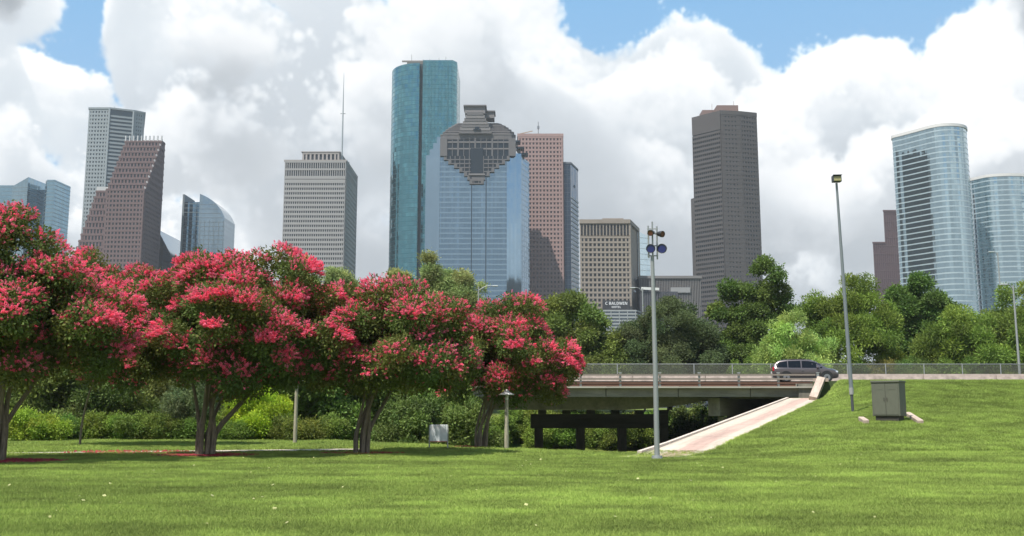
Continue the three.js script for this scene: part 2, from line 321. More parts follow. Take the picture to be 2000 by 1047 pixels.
{ // grey eight-sided tower
  const t = tower('grey_office_tower', 'tall blue-grey many-sided tower behind the red-brown stepped tower'), st = stoneMat(61, [0.33, 0.37, 0.39]), hi = st;
  const pl = W([[-428.5, 953], [-407.7, 953], [-386.7, 962], [-378.3, 969], [-398, 1018], [-444, 1005]]);
  put('glazing', prism(pl, 0, 303), bluePane, t);
  wall(t, pl[0], pl[1], Y0, 302, { floor: 4, band: 2.1, bay: 2.9, pier: 1.5, mat: st });
  wall(t, pl[1], pl[2], Y0, 296, { floor: 4, band: 1.9, mat: hi, proud: 0.7 });
  wall(t, pl[2], pl[3], Y0, 302, { floor: 4, band: 2.2, bay: 2.4, pier: 1.4, mat: st });
  put('corner_pier', box(1.6, 268, 1.4), st, t, -407.7, 169, -952.6); put('corner_pier', box(1.6, 268, 1.4), st, t, -386.7, 169, -961.4);
  put('parapet', ringBand(pl, 0.9, 1.8), st, t, 0, 303, 0);
  put('roof_antenna', new THREE.CylinderGeometry(0.25, 0.3, 7, 6), st, t, -408, 306, -965); put('roof_antenna', new THREE.CylinderGeometry(0.25, 0.3, 5, 6), st, t, -392, 305, -972);
}
{ // red-brown stepped gable tower
  const t = tower('stepped_gable_tower', 'red-brown granite tower with stepped gables and pale fins on its ridge'), st = stoneMat(71, [0.170, 0.108, 0.105]), red = st, wht = stoneMat(73, [0.62, 0.62, 0.62]);
  const body = (x0, x1, low, high, n, d0, d1) => {
    for (let k = 0; k <= n; k++) {
      const D = lerp(d0, d1, k / n), top = lerp(low, high, k / n), y0 = k ? lerp(low, high, (k - 1) / n) : 0, pl = W([[x0, D], [x1, D], [x1, d1 + 8], [x0, d1 + 8]]), b = k ? y0 : Y0;
      put('glazing', prism(pl, y0, top - 0.2), darkPane, t);
      wall(t, pl[0], pl[1], b, top - 0.6, { floor: 4.05, band: 1.9, bay: 3.05, pier: 1.45, mat: st });
      wall(t, pl[1], pl[2], b, top - 0.6, { floor: 4.05, band: 1.9, bay: 3.4, pier: 1.7, mat: red });
      wall(t, pl[3], pl[0], b, top - 0.6, { floor: 4.05, band: 2.2, bay: 9, pier: 3, mat: st });
      put('cornice', ringBand(pl, 0.62, 1.4), red, t, 0, top - 1.6, 0);
      if (k < n) put('setback_ledge', box(x1 - x0, 0.5, (d1 - d0) / n), red, t, (x0 + x1) / 2, top, -(D + (d1 - d0) / n / 2 - 0.1));
      for (let q = 0; q < 2; q++) put('finial', box(0.5, 2.2, 0.5), wht, t, x1 - 0.3, top + 1.2, -D - 0.3 - q * 2.2);
    }
  };
  body(-355.3, -322, 193, 246, 9, 834, 868); body(-379, -355.6, 142, 199, 9, 836, 868);
  for (let i = 0; i < 10; i++) put('ridge_fin', box(1.0, 5.5, 1.2), wht, t, -355 + i * 3.66, 248, -868);
  put('gutter_panel', box(24, 4.5, 1), wht, t, -367, 200.5, -868.6);
}
{ // dark glass wedge
  const t = tower('glass_wedge_building', 'low dark glass wedge with sloping roof beside the red-brown tower'), g1 = glass([0.05, 0.08, 0.12], 81, { tilt: 0.03 }), g2 = glass([0.28, 0.36, 0.42], 82, { tilt: 0.03 }), fr = stoneMat(83, [0.16, 0.18, 0.2]);
  const sh = new THREE.Shape([[-326, 0], [-303, 0], [-303, 124], [-326, 165]].map((p) => new THREE.Vector2(...p)));
  put('body', new THREE.ExtrudeGeometry(sh, { depth: 60, bevelEnabled: false }).translate(0, 0, -940), g1, t);
  const L = Math.hypot(23, 41), roof = put('sloping_roof', box(L, 0.6, 60.4), g2, t, -314.3, 144.8, -910); roof.rotation.z = -Math.atan2(41, 23);
  for (let i = 0; i < 9; i++) put('spandrel', box(22, 0.7, 0.4), fr, t, -314.6, 60 + i * 6.5, -879.9);
}
{ // pair of glass sails
  const t = tower('curved_top_tower', 'blue glass tower with curved sloping top and thin fin, left of the grey slab'), g1 = glass([0.13, 0.23, 0.31], 91), g2 = glass([0.27, 0.36, 0.42], 92, { tilt: 0.03 }), fr = stoneMat(93, [0.2, 0.23, 0.25]);
  const a = W([[-309, 900], [-295, 900], [-295, 935], [-309, 935]]); put('slab', prism(a, 0, 195.5), g1, t); bands(t, a, Y0, 194, 4.2, 0.45, 0.12, fr);
  put('fin', box(1.8, 190, 30), fr, t, -310.2, 108, -915);
  const s = new THREE.Shape(); s.moveTo(-294.3, 0); s.lineTo(-270, 0); s.lineTo(-270, 180); s.quadraticCurveTo(-276, 196, -294.3, 203); s.closePath();
  put('curved_wing', new THREE.ExtrudeGeometry(s, { depth: 34, bevelEnabled: false, curveSegments: 10 }).translate(0, 0, -932), g2, t);
  for (let i = 0; i < 34; i++) { const y = Y0 + 20 + i * 4.2, w = y < 178 ? 24.2 : 24.2 - (y - 178) * 0.6; put('spandrel', box(w, 0.35, 0.3), fr, t, -294.2 + w / 2, y, -897.9); }
  for (let i = 0; i < 6; i++) put('mullion', box(0.3, 125, 0.3), fr, t, -293 + i * 4.4, 115, -897.85);
}
{ // grey concrete slab with mast
  const t = tower('concrete_slab_tower', 'pale grey concrete slab tower with close window rows and a tall mast'), st = stoneMat(101, [0.40, 0.385, 0.38]), sd = st, pk = stoneMat(103, [0.4, 0.36, 0.34]);
  const pl = W([[-198.5, 829], [-145.2, 829], [-145.2, 889], [-198.5, 889]]); put('glazing', prism(pl, 0, 216), darkPane, t);
  for (const [a, b] of [[0, 1], [1, 2]]) {
    wall(t, pl[a], pl[b], Y0, 198, { floor: 4.05, band: 2.0, bay: 1.9, pier: 0.75, mat: a ? sd : st, proud: 0.8 });
    wall(t, pl[a], pl[b], 202.5, 216, { floor: 7, band: 1.6, bay: 1.9, pier: 0.75, mat: a ? sd : st, proud: 0.8 });
    wall(t, pl[a], pl[b], 199.4, 201.4, { floor: 2, band: 1.5, mat: a ? sd : st, proud: 0.8 });
  }
  put('roof_slab', prism(W([[-199.3, 828.2], [-144.4, 828.2], [-144.4, 889.8], [-199.3, 889.8]]), 216.4, 217.8), pk, t);
  const ph = W([[-185, 836], [-152.5, 836], [-152.5, 870], [-185, 870]]); put('penthouse_core', prism(ph, 217.8, 224.4), darkPane, t); wall(t, ph[0], ph[1], 218.2, 225.6, { floor: 7, band: 1.6, bay: 3.6, pier: 1.5, mat: pk, proud: 0.7 }); wall(t, ph[1], ph[2], 218.2, 225.6, { floor: 7, band: 1.6, bay: 3.6, pier: 1.5, mat: pk, proud: 0.7 });
  put('penthouse_roof', prism(W([[-186, 835], [-151.6, 835], [-151.6, 871], [-186, 871]]), 226.4, 227.2), pk, t);
  const mast = put('mast', tube([V3(0, 0, 0), V3(0, 45, 0), V3(0, 84, 0)], [0.85, 0.6, 0.14], 7), stoneMat(104, [0.42, 0.46, 0.48], 0.5), t, -150.6, 217, -838);
  put('crossarm', box(4.5, 0.5, 0.5), stoneMat(105, [0.4, 0.42, 0.44], 0.5), mast, 0, 45.5, 0);
  for (let i = 0; i < 4; i++) put('roof_unit', box(1.6, 2 + (i % 3), 1.6), sd, t, -151 + i * 1.7, 219, -845);
}
{ // teal tower
  const t = tower('teal_glass_tower', 'tallest tower, teal mirror glass with one rounded corner and a dark slot'), g1 = glass([0.115, 0.305, 0.35], 111, { w: 1.6, h: 3.9, tilt: 0.2, rough: 0.08 }), fr = std({ color: rgb(0.05, 0.14, 0.17), roughness: 0.4, metalness: 0.5 }), dk = std({ color: rgb(0.02, 0.04, 0.05), roughness: 0.5 });
  const pl = []; for (let i = 0; i <= 12; i++) { const a = PI * (1 - 0.5 * i / 12); pl.push([-80 + Math.cos(a) * 27, -(836 - Math.sin(a) * 27)]); }
  const left = pl.concat(W([[-80, 860], [-107, 860]]));
  put('rounded_wing', prism(left, 0, 299), g1, t);
  const sq = W([[-77, 807.5], [-51.4, 807.5], [-47.8, 812.5], [-47.8, 862], [-77, 862]]); put('flat_wing', prism(sq, 0, 301), g1, t);
  put('slot', box(2.4, 300, 20), dk, t, -78.7, 149, -822);
  bands(t, left, Y0, 297, 3.95, 0.32, 0.06, fr); bands(t, sq, Y0, 299, 3.95, 0.32, 0.06, fr);
  for (let i = 0; i < 9; i++) put('mullion', box(0.25, 262, 0.2), fr, t, -75 + i * 2.9, 167, -807.4);
  put('roof_rim', box(44, 1.2, 1.2), stoneMat(112, [0.3, 0.26, 0.24]), t, -74, 302.6, -815); put('roof_deck', box(40, 1.5, 30), stoneMat(113, [0.25, 0.22, 0.2]), t, -72, 301.8, -832);
  for (const [x, h] of [[-88, 8], [-78, 3.5], [-72, 4], [-64, 5], [-58, 6]]) put('roof_antenna', new THREE.CylinderGeometry(0.16, 0.22, h, 6), stoneMat(114, [0.3, 0.3, 0.3]), t, x, 302 + h / 2, -818);
}
{ // blue glass tower with granite crown
  const t = tower('granite_crowned_tower', 'wide blue glass tower with a stepped grey-brown granite temple crown'), g1 = glass([0.225, 0.335, 0.43], 121, { w: 1.5, h: 3.9, tilt: 0.07, rough: 0.09 }), g2 = glass([0.34, 0.47, 0.57], 122, { w: 1.5, h: 3.9, tilt: 0.02, rough: 0.09 }), fr = std({ color: rgb(0.27, 0.37, 0.45), roughness: 0.25, metalness: 0.8 }), gr = stoneMat(123, [0.150, 0.142, 0.145]), lt = stoneMat(124, [0.225, 0.21, 0.21]), dk = glass([0.03, 0.045, 0.06], 125, { metal: 0.5 });
  const front = W([[-54.5, 720], [-4.1, 720]]), pl = W([[-66.5, 734], [-54.5, 720], [-4.1, 720], [6.9, 723], [13.4, 741], [13.4, 776], [-66.5, 776]]);
  put('glazing', prism(pl, 0, 193), g1, t);
  put('chamfer_glazing', prism(W([[-66.7, 733.9], [-54.7, 719.9], [-54.6, 721], [-66.5, 735]]), 0, 193.1), g2, t); put('chamfer_glazing', prism(W([[-3.9, 719.8], [7.1, 722.8], [6.6, 724], [-4.0, 721]]), 0, 195), g2, t);
  bands(t, pl.slice(0, 5), Y0, 192, 3.95, 1.15, 0.16, fr, 'spandrel', false);
  for (let i = 0; i < 18; i++) put('mullion', box(0.14, 158, 0.14), fr, t, -54.4 + i * 2.96, 113, -719.75);
  for (const x of [-19.6, -30.5]) put('expansion_joint', box(0.5, 145, 0.3), dk, t, x, 106, -719.65);
  // stepped shoulders of glass on the chamfers
  for (let k = 0; k < 4; k++) { put('stepped_shoulder', box(3.4, 4 * (k + 1), 8), g2, t, -65 + k * 3.0, 193 + 2 * (k + 1), -739 + k * 3.2); }
  // crown, front to back
  const crown = (x0, x1, d0, d1, y0, y1, c) => prism(W([[x0, d0 + c], [x0 + c, d0], [x1 - c, d0], [x1, d0 + c], [x1, d1], [x0, d1]]), y0, y1);
  put('crown_base', crown(-54.3, 2.5, 718.9, 772, 192, 205, 0.5), dk, t);
  for (let k = 0; k < 2; k++) put('crown_band', crown(-54.8, 3.0, 718.4, 772.4, 197.2 + k * 5.2, 198.3 + k * 5.2, 0.6), lt, t);
  for (let i = 0; i <= 13; i++) put('crown_pier', box(i % 3 ? 0.45 : 1.2, 14, 0.7), gr, t, -54 + i * 4.33, 199, -718.5);
  for (const x of [-51.8, 0.2]) put('crown_corner_pier', box(5.2, 14, 1.2), gr, t, x, 199, -718.3);
  const tiers = [[-54.6, 2.6, 205, 209.5], [-53, 1.4, 209.5, 212.4], [-51, -0.6, 212.4, 215], [-49, -2.8, 215, 217.4], [-46.8, -5, 217.4, 219.6], [-44.5, -8, 219.6, 221.8]];
  tiers.forEach(([a, b, c, d], k) => { put('crown_tier', crown(a, b, 718.6 + k * 2.6, 772 - k * 2.6, c, d, 3), gr, t); put('crown_tier_edge', crown(a - 0.25, b + 0.25, 718.35 + k * 2.6, 772.2 - k * 2.6, d - 0.7, d - 0.05, 3.1), lt, t); });
  for (let k = 0; k < 7; k++) put('gable_step', box(25 - k * 2.1, 2.4, 16), k % 2 ? lt : gr, t, -28, 210.5 + k * 2.35, -(725 - k * 0.2));
  put('cap', box(15.5, 5.6, 15.5), lt, t, -28.3, 228.6, -727); put('cap_cornice', box(17.6, 1.1, 17.6), gr, t, -28.3, 231.7, -727);
  const c2 = put('side_cap', box(9, 4.8, 12), lt, t, -18.2, 227.6, -735); put('cap_cornice', box(10.6, 1, 13.6), gr, c2, 0, 2.8, 0);
  // inverted stepped granite on the front, with glazing in its bays
  const inv = [[-51.5, -1.8], [-48, -5.6], [-43.6, -10], [-39.6, -13.6], [-36, -17.2], [-33.5, -20.6], [-31.8, -21.6]];
  inv.forEach(([a, b], k) => {
    const y = 192 - k * 3.1; put('inverted_step', box(b - a, 3.1, 1.6), dk, t, (a + b) / 2, y - 1.55, -719.4);
    put('step_sill', box(b - a + 0.6, 0.75, 2.2), gr, t, (a + b) / 2, y - 2.8, -719.2);
    for (let x = Math.ceil(a / 3.6) * 3.6; x < b; x += 3.6) put('step_pier', box(0.6, 3.1, 2.0), gr, t, x, y - 1.5, -719.1);
    for (const e of [a + 0.9, b - 0.9]) put('step_end', box(2.2, 3.1, 2.3), gr, t, e, y - 1.5, -719.2);
  });
  put('recess_glazing', box(9.6, 20, 2.6), dk, t, -26.6, 188, -719.3); put('recess_sill', box(12.5, 1.2, 3.2), lt, t, -26.6, 177.6, -719); put('keystone', box(8, 3.4, 2.2), gr, t, -26.6, 174.4, -719.1);
  put('crown_emblem', box(3.4, 1.5, 0.8), dk, t, -26.6, 213.6, -716.8); put('crown_emblem', box(5.6, 1.0, 0.8), dk, t, -26.6, 212.2, -716.8);
  for (let k = 0; k < 3; k++) { put('stepped_balcony', box(6.2, 1.6, 8), dk, t, 3.4 + k * 2.9, 203.6 - k * 4, -722.5 - k * 3.4); put('balcony_post', box(2.2, 3, 5), gr, t, 2.6 + k * 2.9, 201.6 - k * 4, -723 - k * 3.4); }
  for (const y of [198, 180]) put('side_glazing', box(0.2, 2, 30), g2, t, 13.5, y - 20, -758);
}
{ // rose granite tower
  const t = tower('rose_granite_tower', 'rose-grey granite tower with punched square windows right of the crowned tower'), st = stoneMat(131, [0.42, 0.275, 0.25]), pn = glass([0.06, 0.05, 0.055], 132, { metal: 0.45, w: 2.9, h: 3.65, tilt: 0.02 });
  const pl = W([[5, 795], [42.7, 795], [42.7, 845], [5, 845]]); put('glazing', prism(pl, 0, 228), pn, t);
  wall(t, pl[0], pl[1], Y0, 228.5, { floor: 3.66, band: 1.75, bay: 2.9, pier: 1.45, mat: st, proud: 0.6 }); wall(t, pl[1], pl[2], Y0, 228.5, { floor: 3.66, band: 1.75, bay: 6, pier: 2, mat: st });
  put('parapet', prism(W([[4.4, 794.3], [43.3, 794.3], [43.3, 846], [4.4, 846]]), 229, 231.6), st, t);
  const mast = put('mast', new THREE.CylinderGeometry(0.3, 0.4, 13, 6), stoneMat(133, [0.25, 0.27, 0.28]), t, 22.3, 237, -800); put('mast_drum', new THREE.CylinderGeometry(0.9, 0.9, 2.6, 8), stoneMat(134, [0.25, 0.27, 0.3]), mast, 0, 1.5, 0);
  const boom = put('roof_hoist', box(11, 0.6, 0.6), stoneMat(135, [0.45, 0.32, 0.22]), t, 12, 233.6, -798); boom.rotation.z = 0.22;
}
{ const t = tower('brown_glass_block', 'narrow dark glass block squeezed between the crowned and rose granite towers'), g = glass([0.08, 0.10, 0.12], 141), br = stoneMat(142, [0.22, 0.13, 0.11]); const pl = W([[6.2, 784], [13.6, 784], [13.6, 793], [6.2, 793]]);
  put('glazing', prism(pl, 0, 108), g, t); put('attic', prism(W([[5.9, 783.6], [13.8, 783.6], [13.8, 793.4], [5.9, 793.4]]), 108, 121), br, t); bands(t, pl, Y0, 106, 3.9, 0.7, 0.15, br); }
{ // slim dark tower with pale bands on its right face
  const t = tower('slim_banded_tower', 'slim navy tower with pale floor bands on its right face'), nv = glass([0.045, 0.075, 0.115], 151, { metal: 0.6, tilt: 0.02 }), wb = stoneMat(152, [0.42, 0.46, 0.5], 0.5);
  const pl = W([[43.6, 798], [49.2, 798], [57, 822], [57, 850], [43.6, 850]]); put('glazing', prism(pl, 0, 207), nv, t);
  wall(t, pl[1], pl[2], Y0, 178, { floor: 3.9, band: 1.5, mat: wb, proud: 0.5 }); put('parapet', ringBand(pl, 0.5, 1.4), stoneMat(153, [0.2, 0.22, 0.25]), t, 0, 206.5, 0);
  wall(t, pl[0], pl[1], Y0, 205, { floor: 3.9, band: 0.5, bay: 2.8, pier: 0.3, mat: stoneMat(154, [0.05, 0.07, 0.1], 0.4), proud: 0.15 });
  const o = put('round_light', new THREE.CylinderGeometry(1.3, 1.3, 0.5, 14).rotateX(PI / 2), wb, t, 53.8, 190, -810.8); o.rotation.y = 1.25;
}
{ // hotel
  const t = tower('hotel_tower', 'beige hotel tower with punched windows, dark attic slots and a name board'), st = stoneMat(161, [0.34, 0.285, 0.24]), sd = st, pn = [163, 164, 165].map((s, i) => glass([0.05 + i * 0.012, 0.055 + i * 0.014, 0.06 + i * 0.015], s, { metal: 0.5, tilt: 0.02, w: 1.5, h: 2 }));
  const A = [41, -578], B = [71.2, -578], C = [80.5, -607], E = [46, -614], x0 = 41, cols = 12, bay = 30.2 / cols, rows = 21, fh = 3.05, yb = 40.5, r = rng(9);
  put('core', prism([[41.5, -579], [70.8, -579], [79.6, -607], [46, -613.5]], 0, 114.2), sd, t);
  put('base_wall', box(30.2, yb - 0.7, 1), st, t, 56.1, (yb - 0.7) / 2, -578.5);
  const band = box(30.2, 1.2, 1.0), pier = box(1.0, rows * fh, 0.92), win = box(bay - 1.0 + 0.1, fh - 1.1, 0.2);
  for (let j = 0; j <= rows; j++) put('spandrel', band, st, t, 56.1, yb + j * fh - 0.1, -578.45);
  for (let i = 0; i <= cols; i++) put('pier', pier, st, t, clamp(x0 + i * bay, 41.5, 70.7), yb + rows * fh / 2, -578.5);
  for (let j = 0; j < rows; j++) for (let i = 0; i < cols; i++) put('window', win, pn[Math.floor(r() * 3)], t, x0 + (i + 0.5) * bay, yb + (j + 0.5) * fh, -578.75);
  for (let i = 0; i < 15; i++) put('attic_slot', box(1.35, 6.4, 0.2), pn[0], t, x0 + 1.1 + i * 2.0, 109.1, -578.7);
  for (let i = 0; i <= 15; i++) put('attic_pier', box(0.6, 7.4, 0.9), st, t, clamp(x0 + 0.1 + i * 2.0, 41.3, 70.9), 109.0, -578.5);
  put('parapet', prism([[40.7, -577.6], [71.5, -577.6], [80.9, -607.3], [45.5, -614.2]], 112.9, 115.4), st, t);
  wall(t, B, C, 0, 112.5, { floor: 112, bay: 30, pier: 4, mat: sd, pierName: 'side_pier', proud: 0.35 });
  put('penthouse', box(13, 2.6, 10), st, t, 62, 116.6, -592);
  put('side_balcony', box(4, 0.9, 0.6), stoneMat(166, [0.7, 0.7, 0.68]), t, 74.6, 72.5, -586, 1.25);
}
{ // podium in front of the hotel
  const t = tower('hotel_podium', 'pale grey podium with fine horizontal stripes below the hotel'), g = glass([0.16, 0.19, 0.21], 171, { tilt: 0.02 }), b = stoneMat(172, [0.42, 0.44, 0.45]);
  const pl = W([[38, 562], [72, 562], [76, 572], [38, 572]]); put('glazing', prism(pl, 0, 58.4), g, t); bands(t, pl.slice(0, 3), 20, 58.4, 1.9, 0.85, 0.3, b, 'stripe', false);
  for (let i = 0; i < 8; i++) put('mullion', box(0.3, 38, 0.4), b, t, 38.4 + i * 4.75, 39, -561.8);
}
{ // name board
  const t = thing('hotel_sign', 'dark board with white letters C BALDWIN HOTEL on the beige hotel', 'sign', 62.1, 60.6, -576.6), m = std({ color: rgb(0.025, 0.026, 0.03), roughness: 0.6 }), wm = std({ color: rgb(0.62, 0.62, 0.62), roughness: 0.5 });
  put('board', box(16.4, 5.6, 0.5), m, t, 0, 2.6, 0);
  const font = await new FontLoader().loadAsync('fonts/droid/droid_sans_bold.typeface.json');
  for (const [s, h, y] of [['C BALDWIN', 1.75, 2.75], ['HOTEL', 1.3, 0.75]]) { const g = new TextGeometry(s, { font, size: h, depth: 0.15, curveSegments: 3 }); g.computeBoundingBox(); g.translate(-(g.boundingBox.max.x + g.boundingBox.min.x) / 2, y, 0.26); put('lettering', g, wm, t); }
  for (const x of [-6, 0, 6]) put('bracket', box(0.3, 0.3, 0.9), m, t, x, 1.2, -0.6);
}
{ const t = tower('pale_glass_slab', 'pale sky-coloured glass slab behind the hotel'), g = glass([0.55, 0.68, 0.74], 181, { tilt: 0.02 }); const pl = W([[78, 700], [92.5, 700], [101, 704], [101, 730], [78, 730]]); put('glazing', prism(pl, 0, 130.5, (x) => x > 95 ? 127 : 130.5), g, t); bands(t, pl.slice(0, 4), Y0, 126, 4, 0.4, 0.12, stoneMat(182, [0.5, 0.58, 0.62], 0.5), 'spandrel', false); }
{ // low fluted buildings
  const t = tower('fluted_office_block', 'low wide grey block with close vertical fins left of the dark tower'), bd = stoneMat(191, [0.12, 0.12, 0.125]), fin = stoneMat(192, [0.24, 0.225, 0.22]); const pl = W([[78, 592], [116, 592], [116, 622], [78, 622]]);
  put('body', prism(pl, 0, 82), bd, t); for (let i = 0; i < 38; i++) put('fin', box(0.42, 72, 0.7), fin, t, 78.4 + i * 1.0, 46, -591.7); put('cornice', box(38.6, 1.6, 1.6), fin, t, 97, 82, -591.6);
  put('roof_panel', box(12, 3.2, 0.5), stoneMat(193, [0.34, 0.34, 0.34]), t, 103, 74, -591);
  const u = tower('dark_lower_block', 'dark blue-grey block with a white roof edge beside the hotel'), dk = stoneMat(194, [0.06, 0.065, 0.08]), fn = stoneMat(195, [0.10, 0.10, 0.115]); put('body', prism(W([[77, 574], [98.5, 574], [98.5, 590], [77, 590]]), 0, 71), dk, u);
  for (let i = 0; i < 15; i++) put('fin', box(0.5, 64, 0.5), fn, u, 77.5 + i * 1.46, 38, -573.8); const rf = put('roof_edge', box(10.5, 1.5, 1.2), stoneMat(196, [0.8, 0.8, 0.78]), u, 82, 72.6, -573.4); rf.rotation.z = -0.05;
}
{ // dark granite tower
  const t = tower('dark_granite_tower', 'dark grey granite tower with window rows and a small red-brown penthouse'), rt = stoneMat(202, [0.092, 0.083, 0.081]), lf = rt, br = stoneMat(203, [0.25, 0.165, 0.145]), pn = glass([0.05, 0.065, 0.08], 204, { metal: 0.4, tilt: 0.02, w: 2.4, h: 3.3 }), pn2 = glass([0.17, 0.165, 0.16], 205, { metal: 0.6, tilt: 0.14, w: 2.6, h: 3.3 });
  const pl = W([[137.4, 718], [155, 700], [170, 702], [183.2, 706], [190, 745], [145, 748]]);
  put('glazing', prism(pl, 0, 219), pn, t);
  wall(t, pl[0], pl[1], Y0, 206, { floor: 3.45, band: 1.75, bay: 1.85, pier: 0.55, mat: lf, proud: 0.6 });
  wall(t, pl[1], pl[2], Y0, 219, { floor: 3.45, band: 2.3, bay: 2.5, pier: 1.6, mat: rt, proud: 0.45 });
  wall(t, pl[2], pl[3], Y0, 219, { floor: 3.45, band: 2.0, bay: 2.2, pier: 1.2, mat: rt, proud: 0.45 });
  wall(t, pl[3], pl[4], Y0, 219, { floor: 3.45, band: 2.2, bay: 8, pier: 3, mat: rt, proud: 0.4 });
  put('attic', prism(W([[137.0, 717.9], [154.9, 699.4], [170.1, 701.4], [183.7, 705.6], [190.4, 745.5], [144.7, 748.4]]), 219, 222), rt, t); put('attic_panel', box(25.2, 11.6, 0.6), lf, t, 146.0, 213.3, -708.7, Math.atan2(-18, 17.6) + PI / 2 - PI / 2 + 0.0);
  put('penthouse', box(16, 6, 14), br, t, 162, 225, -713); put('penthouse_wing', box(10, 4.6, 12), br, t, 149.4, 224.2, -719);
  put('side_buttress', prism(W([[136, 724], [138.3, 719], [139, 724], [137, 730]]), 0, 160), rt, t);
  for (const [x, h] of [[151.5, 9], [168, 11]]) put('roof_antenna', new THREE.CylinderGeometry(0.12, 0.16, h, 5), br, t, x, 222 + h / 2, -712);
}
{ const t = tower('brown_stepped_block', 'dark plum-brown tower with one stepped corner left of the oval glass tower'), b = stoneMat(211, [0.105, 0.062, 0.07]), f = stoneMat(212, [0.14, 0.085, 0.09]);
  for (const [a, c, h] of [[338.5, 350, 156.5], [350, 375, 187]]) { put('core', prism(W([[a, 900], [c, 900], [c + 12, 930], [a + 12, 930]]), 0, h), b, t); for (let x = a + 0.6; x < c; x += 1.9) put('fin', box(0.6, h - 20, 0.6), f, t, x, (h + 20) / 2 - 1.5, -899.8); for (let y = 60; y < h; y += 7.8) put('spandrel', box(c - a, 0.8, 0.4), f, t, (a + c) / 2, y, -899.85); put('parapet', box(c - a + 0.6, 1.6, 1), f, t, (a + c) / 2, h, -899.8); } }
function ovalTower(name, label, pts, H, seed, rim, flatFrom) {
  const t = tower(name, label), g1 = glass([0.44, 0.57, 0.61], seed, { w: 1.5, h: 4, tilt: 0.045, rough: 0.05 }), wb = std({ color: rgb(0.46, 0.55, 0.58), roughness: 0.3, metalness: 0.4 });
  const c = new THREE.CatmullRomCurve3(pts.map(([x, D]) => V3(x, 0, -D)), true, 'centripetal'), n = 72, pl = []; for (let i = 0; i < n; i++) { const p = c.getPointAt(i / n); pl.push([p.x, p.z]); }
  put('glazing', prism(pl, 0, H - 2.2), g1, t); bands(t, pl, Y0, H - 5, 4.05, 0.9, 0.12, wb); put('roof_rim', ringBand(pl, 0.7, 2.2), std({ color: rgb(0.62, 0.6, 0.58), roughness: 0.5 }), t, 0, H - 2.2, 0); put('roof', prism(pl, H - 2.4, H - 0.6), stoneMat(seed + 3, [0.4, 0.4, 0.4]), t);
}
ovalTower('oval_glass_tower', 'pale blue-green oval glass tower with white rim, tallest on the right', [[294, 729], [298.3, 722.3], [302.5, 715.7], [306.8, 709], [311, 702.4], [314.5, 698.6], [320, 696.2], [327, 696.4], [335, 700], [341, 707.5], [344, 719], [341, 733], [332, 750], [322, 757], [311, 754], [301.5, 743]], 211, 221);
ovalTower('oval_glass_tower', 'shorter oval glass tower cut off by the right edge of the picture', [[363.7, 752], [366, 748], [368.5, 743.6], [371, 740.5], [384, 736.5], [398, 738], [411, 743], [420, 752], [424, 765], [415, 782], [400, 794], [386, 790], [373, 772]], 183, 231);

// ---------------------------------------------------------------- plants
const leafMat = (c, t = 0.3) => new THREE.MeshPhysicalMaterial({ color: rgb(...c), roughness: 0.8, specularIntensity: 0.3, transmission: t, thickness: 0, side: THREE.DoubleSide });
const barkTex = (seed, c) => { const a = noise2(seed, 64), b = noise2(seed + 1, 16); return texture(128, 256, (u, v) => { const k = lerp(0.4, 1.5, 0.6 * a(u * 64, v * 16) + 0.4 * b(u * 16, v * 8)); return [c[0] * k, c[1] * k, c[2] * k]; }, true, 1, 1); };
const crapeBark = std({ map: barkTex(401, [0.18, 0.148, 0.108]), roughness: 0.9 });
const darkBark = std({ map: barkTex(405, [0.075, 0.06, 0.045]), roughness: 0.95 });
// a twig of n leaves spread through a ball of radius R; each leaf is a folded diamond
function sprig(seed, n, R, len, wid, droop = 0.15) {
  const r = rng(seed), pos = [];
  for (let i = 0; i < n; i++) {
    const p = V3(r() - 0.5, (r() - 0.5) * 0.8, r() - 0.5).multiplyScalar(2 * R * Math.cbrt(r())), d = p.clone().normalize().add(V3(r() - 0.5, r() - 0.5 - droop, r() - 0.5).multiplyScalar(1.2)).normalize();
    const side = V3(r() - 0.5, r() - 0.5, r() - 0.5).cross(d).normalize(), up = d.clone().cross(side), L = len * (0.7 + 0.6 * r()), w = wid * (0.7 + 0.6 * r());
    const a = p, m = p.clone().addScaledVector(d, L * 0.5), e = p.clone().addScaledVector(d, L), b = m.clone().addScaledVector(side, w).addScaledVector(up, w * 0.25), c = m.clone().addScaledVector(side, -w).addScaledVector(up, w * 0.25);
    pos.push(...a.toArray(), ...b.toArray(), ...e.toArray(), ...a.toArray(), ...e.toArray(), ...c.toArray());
  }
  const g = new THREE.BufferGeometry(); g.setAttribute('position', new THREE.Float32BufferAttribute(pos, 3)); g.computeVertexNormals(); return g;
}
function panicle(seed, n, len, wid, petal) {                   // a cone of crinkled petals
  const r = rng(seed), pos = [];
  for (let i = 0; i < n; i++) {
    const t = r(), a = r() * 6.283, q = wid * (1 - 0.75 * t) * Math.sqrt(0.25 + 0.75 * r()), p = V3(Math.cos(a) * q, len * (t - 0.3), Math.sin(a) * q);
    const d = V3(Math.cos(a) + r() - 0.5, 0.6 + r() - 0.5, Math.sin(a) + r() - 0.5).normalize(), s = V3(r() - 0.5, r() - 0.5, r() - 0.5).cross(d).normalize(), u = s.clone().cross(d);
    const k = petal * (0.7 + 0.6 * r()), c = [s, u, s.clone().negate(), u.clone().negate()].map((v) => p.clone().addScaledVector(v, k * (0.8 + 0.4 * r())).addScaledVector(d, k * (r() - 0.3)));
    const o = p.clone().addScaledVector(d, -k * 0.3);
    for (let j = 0; j < 4; j++) pos.push(...o.toArray(), ...c[j].toArray(), ...c[(j + 1) % 4].toArray());
  }
  const g = new THREE.BufferGeometry(); g.setAttribute('position', new THREE.Float32BufferAttribute(pos, 3)); g.computeVertexNormals(); return g;
}
